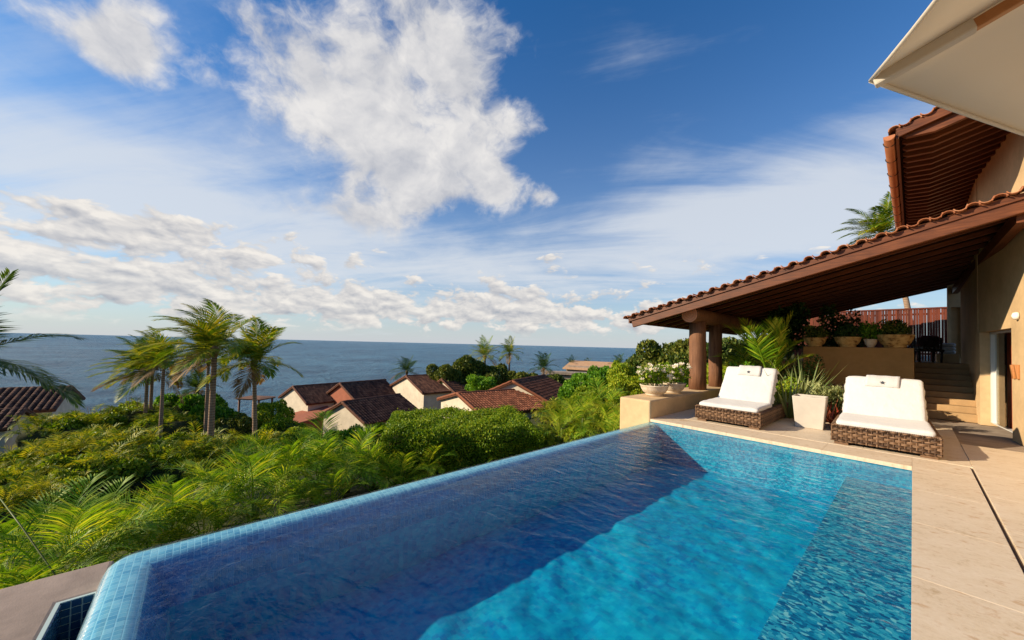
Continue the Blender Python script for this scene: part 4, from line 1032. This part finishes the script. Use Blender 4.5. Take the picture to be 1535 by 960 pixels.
# ------------------------------------------------------------------ clipped hedge
def hedge(c0, c1, depth, z0, z1, label):
    """c0,c1 front corners (world xy); runs back by depth"""
    a, b_ = Vector((c0[0],c0[1],0)), Vector((c1[0],c1[1],0)); U = (b_-a); L = U.length; U.normalize(); Vv = Vector((-U.y,U.x,0)); Vv = Vv if Vv.dot(a) > 0 else -Vv
    n = 52000; r = rng.random((n, 3)); face = rng.random(n)
    s = r[:, 0]*L; t = r[:, 1]*depth; h = z0+(z1-z0)*r[:, 2]
    top = face < .55; fr = (face >= .55) & (face < .85); sd0 = (face >= .85)
    ins = rng.random(n)**2*.22
    h[top] = z1-ins[top]; t[fr] = ins[fr]; s[sd0] = np.where(rng.random(sd0.sum()) < .5, ins[sd0], L-ins[sd0])
    h += np.where(rng.random(n) < .06, rng.random(n)*.13, 0)*top; t -= np.where(rng.random(n) < .06, rng.random(n)*.12, 0)*fr
    e = np.minimum(np.minimum(s, L-s), np.minimum(t, depth-t)); h -= np.clip(.28-e, 0, 1)**2*2.2*(h > z1-.35)
    h += .05*np.sin(s*2.3+t)*(h > z1-.4)+.04*np.sin(s*5.1-t*3)*(h > z1-.4)
    t += .12*np.sin(s*3.1)+.08*np.sin(h*5)
    C = np.stack([a.x+U.x*s+Vv.x*t, a.y+U.y*s+Vv.y*t, h], 1)
    N = np.where(top[:, None], np.array([0, 0, .9]), np.where(fr[:, None], -np.array(Vv), np.array([0, 0, .3])))+rng.normal(size=(n, 3))*.7
    mid = a+U*L/2+Vv*depth/2; g = terrain(mid.x, mid.y)
    rt = empty('clipped_hedge', (mid.x, mid.y, g), 0, label, 'hedge')
    me = leaf_cloud('foliage', C-np.array([mid.x, mid.y, g]), N, .07*(.7+.6*rng.random(n)), 'leaf_hedge', .6)
    obj('foliage', me, rt)
    m = MB(); m.box((-.5,-.5,0),(.5,.5,1)); 
    for k in range(14):
        p = a+U*(L*(k+.5)/14)+Vv*(depth*(.25+.5*(k % 2))); gz = terrain(p.x, p.y)
        m = MB(); m.tube([Vector((p.x,p.y,gz-.3))-Vector((mid.x,mid.y,g)), Vector((p.x+.12*math.sin(k*2),p.y,(gz+z0)/2))-Vector((mid.x,mid.y,g)), Vector((p.x+.1,p.y,z1-.4))-Vector((mid.x,mid.y,g))], [.05,.04,.02], 7); m.build('stem', 'bark', rt)
    # solid dark block added inside so that light does not leak through
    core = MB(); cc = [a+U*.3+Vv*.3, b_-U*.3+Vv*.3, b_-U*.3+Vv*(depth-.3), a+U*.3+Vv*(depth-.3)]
    core.add([Vector((c.x,c.y,z))-Vector((mid.x,mid.y,g)) for z in (z0+.25, z1-.35) for c in cc], [(0,3,2,1),(4,5,6,7),(0,1,5,4),(1,2,6,5),(2,3,7,6),(3,0,4,7)]); core.build('shade_block', 'soil', rt)
pL = P(570,650,10.4); pR = P(815,636,11.6)
hedge((pL.x,pL.y), (pR.x,pR.y), 3.8, -2.5, -1.08, 'broad clipped hedge with a flat sunlit top beside the pool')

# ------------------------------------------------------------------ shrub banks
G1 = 'palm shrubs in the banks below the villas'
for (x, y, d, wpx, hm, lab) in ((150,612,27,120,2.6,'feathery palm shrub between the shaded gable and the clumped palms'),(95,622,25,110,2.6,'feathery palm shrub hiding the foot of the shaded gable'),(205,600,30,120,2.8,'feathery palm shrub around the trunks of the clumped palms'),(255,615,28,110,2.6,'feathery palm shrub around the short windswept palm'),
        (60,668,16,150,2.4,'drooping palm shrub below the low brown roof wing'),(20,688,14,150,2.3,'drooping palm shrub under the grey green palm fronds'),(105,652,17,160,2.4,'broad drooping palm shrub in the middle bank below the shaded gable'),(165,645,18,150,2.9,'palm shrub in the middle bank below the clumped palms'),(225,646,18.5,150,2.9,'palm shrub in the middle bank below the short windswept palm'),
        (280,648,19,140,2.9,'palm shrub just beside the trunk of the tallest palm'),(345,652,19,140,2.9,'palm shrub between the tallest palm and the slim palm'),(395,655,19,120,2.3,'palm shrub at the foot of the slim palm trunk'),
        (65,708,13,130,1.9,'drooping palm shrub above the leaning garden stake'),(15,735,11,110,1.6,'small drooping palm shrub behind the stake top'),(135,668,15.5,150,2.6,'palm shrub in the near bank above the ledge arecas'),(200,668,16.5,150,2.6,'palm shrub in the near bank above the pool corner arecas'),(265,670,17,150,2.6,'palm shrub in the near bank before the tallest palm'),(330,672,17.5,130,2.4,'palm shrub in the near bank before the slim palm')):
    shrub(x, y, d, wpx, hm, 'feather', lab, G1, 'palm_shrub')
G2 = 'leafy shrubs among the villas'
for (x, y, d, wpx, hm, kind, lab) in (
    (290,588,33,90,3.2,'green','bright green rounded shrub directly under the low young palm'),(255,592,36,70,3.0,'green','bright green shrub behind the short windswept palm'),(320,605,30,80,3.0,'green','bright green shrub right behind the tallest palm trunk'),
    (352,622,28,60,2.2,'olive','dark shrub below the beach shelter'),(410,600,30,60,3.4,'hedge','yellow green shrub reaching up to the pale gable eave'),(425,622,26,80,2.8,'hedge','yellow green shrub before the red lean-to'),
    (455,640,20,70,2.0,'hedge','small yellow green shrub before the checkered roof villa'),(550,648,16,90,1.8,'olive','dull green shrub below the checkered roof eave'),(600,655,14,80,1.6,'olive','dull green shrub between checkered roof villa and hedge'),(520,640,20,80,2.2,'green','rich green shrub hiding the foot of the checkered roof villa'),(575,636,22,80,2.2,'hedge','light green shrub between the checkered roof and the hedge'),
    (668,545,48,60,5.5,'olive','larger sea grape tree behind the broad gable'),(700,532,50,70,6.5,'olive','tallest sea grape tree beneath the leafier tall palm'),(745,545,50,70,6.0,'olive','tall sea grape tree beneath the slimmer tall palm'),(785,556,48,60,5.0,'olive','sea grape tree above the rust red roof ridge'),(825,560,46,60,4.5,'olive','sea grape tree above the rust red roof end'),(650,560,50,50,4.5,'olive','lower sea grape tree behind the broad gable'),(720,562,45,60,4.0,'green','green shrub between the paired palms and rust red roof'),(800,568,42,50,3.5,'green','small green shrub right behind the rust red roof ridge'),
    (875,556,26,60,3.2,'green','taller round green shrub by the rust red roof corner'),(905,548,24,60,3.0,'green','round green shrub beside the flowering bowl'),(855,572,24,60,3.0,'green','lower round green shrub by the rust red roof corner'),(935,540,22,60,3.2,'hedge','tall light green shrub behind the flowering bowls'),(890,580,18,80,2.4,'hedge','light green shrub on the slope above the small arecas'),(945,560,15,80,2.2,'hedge','light green shrub close behind the flowering bowls'),
    (850,602,15,100,1.8,'feather','feathery shrub on the slope beyond the hedge'),(815,640,12.5,80,1.5,'feather','feathery shrub beneath the hedge end'),(885,625,12,90,1.5,'feather','feathery shrub beside the pool rim near the parapet'),(760,668,11.8,110,1.0,'feather','low feathery shrub under the hedge end by the parapet'),(690,690,11,110,1.0,'feather','low feathery shrub under the hedge middle'),(630,705,10.4,90,.9,'feather','low feathery shrub under the hedge beside the arecas'),(910,600,12,70,1.5,'feather','feathery shrub against the parapet foot')):
    shrub(x, y, d, wpx, hm, kind, lab, G2)
G3 = 'trees behind the log columns'
for (x, y, d, wpx, hm, kind, lab) in ((1010,508,27,110,5.5,'olive','dark leafy tree on the slope behind the log columns'),(965,525,30,90,5,'olive','dark leafy tree sloping down towards the sea'),(1060,508,24,100,5.0,'olive','dark leafy tree behind the second log column'),(1110,505,25,100,5.0,'olive','dark leafy tree between column and garden palm'),(1005,555,17,90,2.8,'green','green shrub behind the flowering bowls'),
        (1090,545,18,90,2.8,'hedge','bright green shrub beside the second log column'),(1120,560,16.5,70,2.2,'hedge','bright green shrub behind the parapet lounger back'),(1165,500,26,90,5.0,'olive','dark leafy tree behind the garden palm tips'),(1215,470,27,110,5.0,'olive','dark leafy tree beyond the upper terrace')):
    shrub(x, y, d, wpx, hm, kind, lab, G3, 'leafy_tree' if kind == 'olive' else 'shrub', 'tree' if kind == 'olive' else 'shrub')

# ------------------------------------------------------------------ pots and garden plants
def bowl(x, y, z, r, h, mt, label, group=None, foot=True):
    pr_ = [(0,0),(r*.55,0),(r*.62,.03),(r*.60,.05)] if foot else [(0,0),(r*.5,0)]
    pr_ += [(r*.62,.055),(r*.80,h*.35),(r*.93,h*.65),(r*.98,h*.88),(r*1.03,h*.93),(r*1.03,h),(r*.95,h),(r*.9,h*.8),(0,h*.78)]
    m = MB(); m.lathe(pr_, 36); return tag(m.build('plant_bowl', mt, loc=(x, y, z)), label, 'planter', group)
fm = MB()
for k in range(9):
    a = k*2.399; e = .25+.13*k; dv = Vector((math.cos(a)*math.cos(e), math.sin(a)*math.cos(e), math.sin(e))); sv_ = Vector((-math.sin(a), math.cos(a), 0)); uv_ = sv_.cross(dv)
    fm.add([(0,0,0), dv*.034+sv_*.019+uv_*.006, dv*.058, dv*.034-sv_*.019+uv_*.006], [(0,1,2),(0,2,3)])
FLOWER = fm.mesh('flower', 'petal')
def potplant(x, y, z, w_, h, mt, label, leaf=.07, n=1500, flowers=0, name='flowering_plant', group=None, asp=.5):
    rt = empty(name, (x, y, z), 0, label, 'plant', group)
    bl = [(0,0,h*.5,w_*.55,h*.4)]+[(w_*.6*math.cos(k*1.3)*random.uniform(.5,1), w_*.6*math.sin(k*1.3)*random.uniform(.5,1), h*random.uniform(.3,.85), w_*.33, h*.28) for k in range(9)]
    pts, u = blob_points(bl, n, .3, 0.0); N = u*.5+rng.normal(size=u.shape)*.6+np.array([0,0,.4])
    obj('foliage', leaf_cloud('foliage', pts, N, leaf*(.6+.8*rng.random(len(pts))), mt, asp), rt)
    m = MB()
    for k in range(8): a = k*.785; m.tube([(.02*math.cos(a),.02*math.sin(a),-.03),(w_*.3*math.cos(a),w_*.3*math.sin(a),h*.4),(w_*.6*math.cos(a+.2),w_*.6*math.sin(a+.2),h*.75)], [.012,.009,.004], 5)
    m.build('stem', 'leaf_olive', rt)
    if flowers:
        sel = rng.choice(len(pts), flowers, replace=False)
        for i in sel: obj('flower', FLOWER, rt, tuple(pts[i]*1.06), (random.uniform(-.6,.6), random.uniform(-.6,.6), random.uniform(0,6)), random.uniform(1.0,1.7))
    return rt
def strap_plant(x, y, z, n, L, W, mt, label, up=1.1, droop=.5, name='strap_plant', cat='plant', group=None):
    rt = empty(name, (x, y, z), 0, label, cat, group); m = MB()
    for k in range(n):
        a = k*2.399+random.uniform(-.3,.3); e = up*random.uniform(.55,1.25); d = Vector((math.cos(a)*math.cos(e), math.sin(a)*math.cos(e), math.sin(e))); l = L*random.uniform(.6,1.1)
        p = Vector((.05*math.cos(a), .05*math.sin(a), -.02)); sd = Vector((-math.sin(a), math.cos(a), 0)); vs = []; sg = 6
        m = MB()
        for j in range(sg+1):
            t = j/sg; wv = W*(.6+1.2*t if t < .35 else 1.02*(1-t)**.6+.0); up_ = sd.cross(d)
            vs += [p-sd*wv+up_*wv*.35, p, p+sd*wv+up_*wv*.35]; p = p+d*(l/sg); d = (d+Vector((0,0,-droop*t*.35))).normalized()
        m.add(vs, [(j*3+i, j*3+i+1, (j+1)*3+i+1, (j+1)*3+i) for j in range(sg) for i in (0, 1)], True); m.build('leaf', mt, rt)
    return rt
bz = .405
bowl(-4.36, 8.72, bz, .34, .27, 'bowl_stone', 'wide pale stone bowl at the open end of the parapet', 'stone bowls on the parapet')
bowl(-4.36, 9.75, bz, .33, .27, 'bowl_stone', 'pale stone bowl on the parapet close to the first log column', 'stone bowls on the parapet')
potplant(-4.36, 8.72, bz+.21, .60, .58, 'leaf_hedge', 'white flowering bougainvillea in the bowl at the open parapet end', .075, 1500, 60, group='flowering plants on the parapet')
potplant(-4.36, 9.75, bz+.21, .58, .55, 'leaf_hedge', 'white flowering bougainvillea in the bowl near the first column', .075, 1400, 50, group='flowering plants on the parapet')
# square tapered planter
rt = empty('square_planter', (-1.46, 9.86, .004), R_(3), 'square tapered cream planter between the two loungers', 'planter')
t0, t1, hh = .225, .275, .66
m = MB(); vs = [(s_*a, t_*a, z) for z, a in ((0, t0), (hh, t1), (hh, t1-.035), (hh-.08, t1-.05)) for s_, t_ in ((-1,-1),(1,-1),(1,1),(-1,1))]
m.add(vs, [(0,3,2,1)]+[(4*i+k, 4*i+(k+1)%4, 4*i+4+(k+1)%4, 4*i+4+k) for i in range(3) for k in range(4)]); m.build('body', 'planter_stone', rt, bevel=.012)
m = MB(); a = t1-.048; m.add([(-a,-a,hh-.078),(a,-a,hh-.078),(a,a,hh-.078),(-a,a,hh-.078)], [(0,1,2,3)]); m.build('soil', 'soil', rt)
strap_plant(-2.0, 10.75, 0, 46, 1.35, .026, 'leaf_strap', 'spiky variegated flax plant standing behind the cream planter', 1.05, .4, 'flax_plant')
strap_plant(-1.95, 12.3, .1, 40, 1.55, .028, 'leaf_strap', 'tall spiky flax plant in the bed behind the cream planter', 1.15, .3, 'flax_plant')
strap_plant(-.62, 12.4, .1, 36, .95, .024, 'leaf_strap', 'low variegated flax plant behind the lounger before the steps', .8, .6, 'flax_plant')
strap_plant(-2.6, 11.6, .05, 36, .9, .024, 'leaf_strap', 'variegated flax plant beside the parapet lounger', .85, .6, 'flax_plant')
strap_plant(-1.06, 10.55, .0, 44, .62, .024, 'leaf_red', 'red bromeliad beside the cream planter', .7, .5, 'bromeliad')
strap_plant(-1.30, 11.0, .0, 40, .7, .022, 'leaf_red', 'red bromeliad behind the lounger before the steps', .8, .5, 'bromeliad')
PL = ['purple leaved plant in the middle of the ochre wall foot', 'purple leaved plant behind the pale boulder', 'purple leaved plant at the garden end of the ochre wall foot', 'purple leaved plant nearest the stone steps']
strap_plant(-3.0, 13.0, .1, 40, 1.0, .012, 'leaf_dry', 'brown grassy tuft in front of the garden palm', .9, .5, 'grass_tuft')
for k, (x, y) in enumerate(((-1.3,13.3),(-.75,13.5),(-1.75,13.4),(-.3,13.3))):
    potplant(x, y, .1, .42, .62, 'leaf_purple', PL[k], .10, 700, 0, 'purple_plant', 'purple plants at the ochre wall')
for (x, y, s_, lab) in ((-.9,13.0,.3,'pale boulder in the bed below the ochre wall'),(-1.25,12.5,.22,'small pale boulder beside the flax plants')):
    m = rbox(s_*2, s_*1.5, s_*1.2, s_*.5, 8, .05, x*7); tag(m.build('boulder', 'bowl_stone', loc=(x, y, s_*.5)), lab, 'rock')
for (x, y, w_, h, mt, lab) in ((-2.35,11.5,.55,.95,'leaf_hedge','leafy green plant behind the parapet lounger'),(-1.35,11.9,.6,.85,'leaf_strap','pale variegated shrub behind the cream planter'),(-.45,11.6,.5,.8,'leaf_olive','dull green shrub behind the lounger before the steps'),
        (-3.3,12.2,.6,1.1,'leaf_green','green shrub at the parapet end of the garden bed'),(-2.1,13.2,.7,1.35,'leaf_palm_dark','dark shrub at the garden end of the ochre wall'),(-3.1,14.0,.8,1.6,'leaf_palm_dark','tall dark shrub in the back of the garden bed')):
    potplant(x, y, .0 if y < 12 else .1, w_, h, mt, lab, .085, 1500, 0, 'garden_shrub', 'shrubs in the garden bed', .5)
# garden palm under the pavilion edge
AU = []
for k in range(5):
    m = MB(); e = (1.35, 1.2, 1.05, .9, .7)[k]
    frond(m, (0,0,0), (math.cos(e),0,math.sin(e)), 1.0, Vector((0,0,0)), (.35, .45, .5, .55, .6)[k], 30, .34, .024, 700+k, .12, 0, .22, .3, .014); AU.append(m.mesh('frond', 'leaf_areca'))
def gpalm(x, y, z, h, L, nf, label, seed, mt=AF):
    q = random.Random(seed); rt = empty('garden_palm', (x, y, z), 0, label, 'palm plant')
    for k in range(nf):
        a = k*2.399+q.uniform(-.3,.3); t = Vector((.10*math.cos(a), .10*math.sin(a), h*q.uniform(.6,1.0)))
        obj('frond', mt[k % len(mt)], rt, t, (0,0,a), L*q.uniform(.8,1.15))
        m = MB(); m.tube([(t.x*.6,t.y*.6,0), t*.5, t], [.035,.03,.02], 6); m.build('cane', 'leaf_strap', rt)
gpalm(-2.75, 12.3, .1, 1.15, 1.45, 13, 'bright areca palm growing under the pavilion eave', 5, AU)
gpalm(-3.5, 13.6, .1, .9, 1.2, 11, 'smaller areca palm beside the second log column', 9)
# bowls on the ochre wall
wz = 1.78
for (x, r, h, lab, pl, pm) in ((-.32,.36,.36,'largest ochre bowl on the retaining wall nearest the steps','dark leafy plant in the largest ochre bowl','leaf_olive'),(-1.28,.30,.30,'ochre bowl in the middle of the retaining wall','dark shrubby plant in the middle ochre bowl','leaf_palm_dark'),(-2.02,.28,.28,'ochre bowl at the garden end of the retaining wall','trailing plant in the bowl at the garden end','leaf_olive')):
    bowl(x, 14.40, wz, r, h, 'bowl_ochre', lab, 'ochre bowls on the retaining wall')
    potplant(x, 14.40, wz+h*.8, r*1.25, r*1.5, pm, pl, .075, 1300, 0, 'potted_plant', 'plants in the ochre bowls')
bowl(-.80, 14.40, wz, .14, .24, 'bowl_stone', 'small pale pot between two ochre bowls', None, False)
potplant(-.80, 14.40, wz+.18, .30, .55, 'leaf_green', 'bright green plant in the small pale pot', .08, 900, 0, 'potted_plant')
potplant(-2.9, 15.6, 1.3, .9, 2.3, 'leaf_palm_dark', 'dark tall shrub on the upper terrace under the roof', .13, 2600, 0, 'terrace_shrub')
potplant(-1.7, 16.4, 1.3, .8, 1.9, 'leaf_palm_dark', 'dark round shrub on the upper terrace behind the bowls', .12, 2200, 0, 'terrace_shrub')
# terrace armchairs
def armchair(x, y, rzz, label):
    rt = empty('wicker_armchair', (x, y, 1.36), rzz, label, 'chair', 'dark armchairs on the upper terrace')
    for sx in (-1, 1):
        for yy in (-.24, .24): m = MB(); m.tube([(sx*.25,yy,0),(sx*.27,yy,.42)], [.028,.035], 8); m.build('leg', 'dark', rt)
    m = MB(); m.box((-.31,-.30,.36), (.31,.30,.43)); m.build('seat', 'dark', rt, bevel=.02)
    m = MB(); n = 22
    for i in range(9):
        z = .44+i*.045
        m.tube([(.33*math.cos(R_(-20)+math.pi*1.22*k/n), .33*math.sin(R_(-20)+math.pi*1.22*k/n)*-1*-1, z) for k in range(n+1)], .014, 5)
    for k in range(0, n+1, 2): a = R_(-20)+math.pi*1.22*k/n; m.tube([(.33*math.cos(a), .33*math.sin(a), .40), (.34*math.cos(a), .34*math.sin(a), .83)], .013, 5)
    m.build('backrest', 'dark', rt)
    rbox(.5, .48, .10, .045, 8).build('seat_cushion', 'fabric_white', rt, loc=(0,0,.475))
    o = rbox(.42, .14, .36, .06, 8, .01, x).build('back_cushion', 'leaf_purple', rt, loc=(0,.17,.72)); o.rotation_euler = (-.2,0,0)
armchair(.30, 18.4, R_(200), 'dark woven armchair at the head of the steps')
armchair(-.30, 19.0, R_(150), 'dark woven armchair behind the largest ochre bowl')
m = MB(); m.box((.55,19.3,1.36), (1.06,20.25,1.66)); tag(m.build('stucco_bench', 'stucco', bevel=.02), 'low stucco bench below the terrace niche', 'bench')
for k in range(3):
    m = rbox(.36, .5, .13, .06, 8, .008, k); o = m.build('rolled_towel', 'towel', loc=(.80, 19.7, 1.725+k*.125)); tag(o, ('bottom', 'middle', 'top')[k]+' rolled cream towel of the stack on the terrace bench', 'towel', 'rolled towels on the bench')

# ------------------------------------------------------------------ parasol
UT = Vector((-.10,1.80,2.60)); UR = 1.6; Cc = Vector((UT.x+UR, UT.y-.07, UT.z))
pa = empty('parasol', (Cc.x, Cc.y, .012), 0, 'cream canvas parasol on wooden ribs over the pool deck', 'parasol')
off = Vector((Cc.x, Cc.y, .012)); rise = .47
a0 = math.atan2(UT.y-Cc.y, UT.x-Cc.x); cor = [Vector((UR*math.cos(a0+k*math.pi/4), UR*math.sin(a0+k*math.pi/4), Cc.z-.012)) for k in range(8)]
apx = Vector((0,0,Cc.z-.012+rise))
for k in range(8):
    p, q_ = cor[k], cor[(k+1)%8]; m = MB(); vs = []; nu = 10
    for i in range(nu+1):
        t = i/nu
        for j in range(nu+1):
            s_ = j/nu; e = p.lerp(q_, s_); v = apx.lerp(e, t); v.z -= .055*math.sin(math.pi*s_)*t*(1-.35*t); v = v-Vector((v.x, v.y, 0))*(.02*math.sin(math.pi*s_)*t)
            vs.append(v)
    m.add(vs, [(i*(nu+1)+j, i*(nu+1)+j+1, (i+1)*(nu+1)+j+1, (i+1)*(nu+1)+j) for i in range(nu) for j in range(nu)], True)
    o = m.build('canopy_panel', 'canvas', pa); sld = o.modifiers.new('thick', 'SOLIDIFY'); sld.thickness = .004
    m = MB(); m.tube([vs[nu*(nu+1)+j]+Vector((0,0,-.004)) for j in range(nu+1)], .007, 6); m.build('hem', 'canvas', pa)
    m = MB(); d_ = (p-apx); m.beam(apx+d_*.05+Vector((0,0,-.028)), apx+d_*.86+Vector((0,0,-.028)), .024, .034); m.build('rib', 'rib_wood', pa, bevel=.004)
    m = MB(); m.beam(apx+d_*.855+Vector((0,0,-.027)), apx+d_*.995+Vector((0,0,-.020)), .034, .040); m.build('rib_pocket', 'canvas', pa, bevel=.006)
m = MB(); m.tube([(0,0,.08),(0,0,Cc.z+rise)], .026, 14); m.build('pole', 'rib_wood', pa)
m = MB(); m.lathe([(0,0),(.32,0),(.33,.05),(.3,.08),(.06,.1),(.05,.3),(0,.3)], 28); m.build('base', 'stucco_grey', pa)
m = MB(); m.lathe([(0,-.08),(.06,-.08),(.06,.02),(0,.02)], 14, (0,0,Cc.z+rise-.05)); m.build('hub', 'rib_wood', pa)
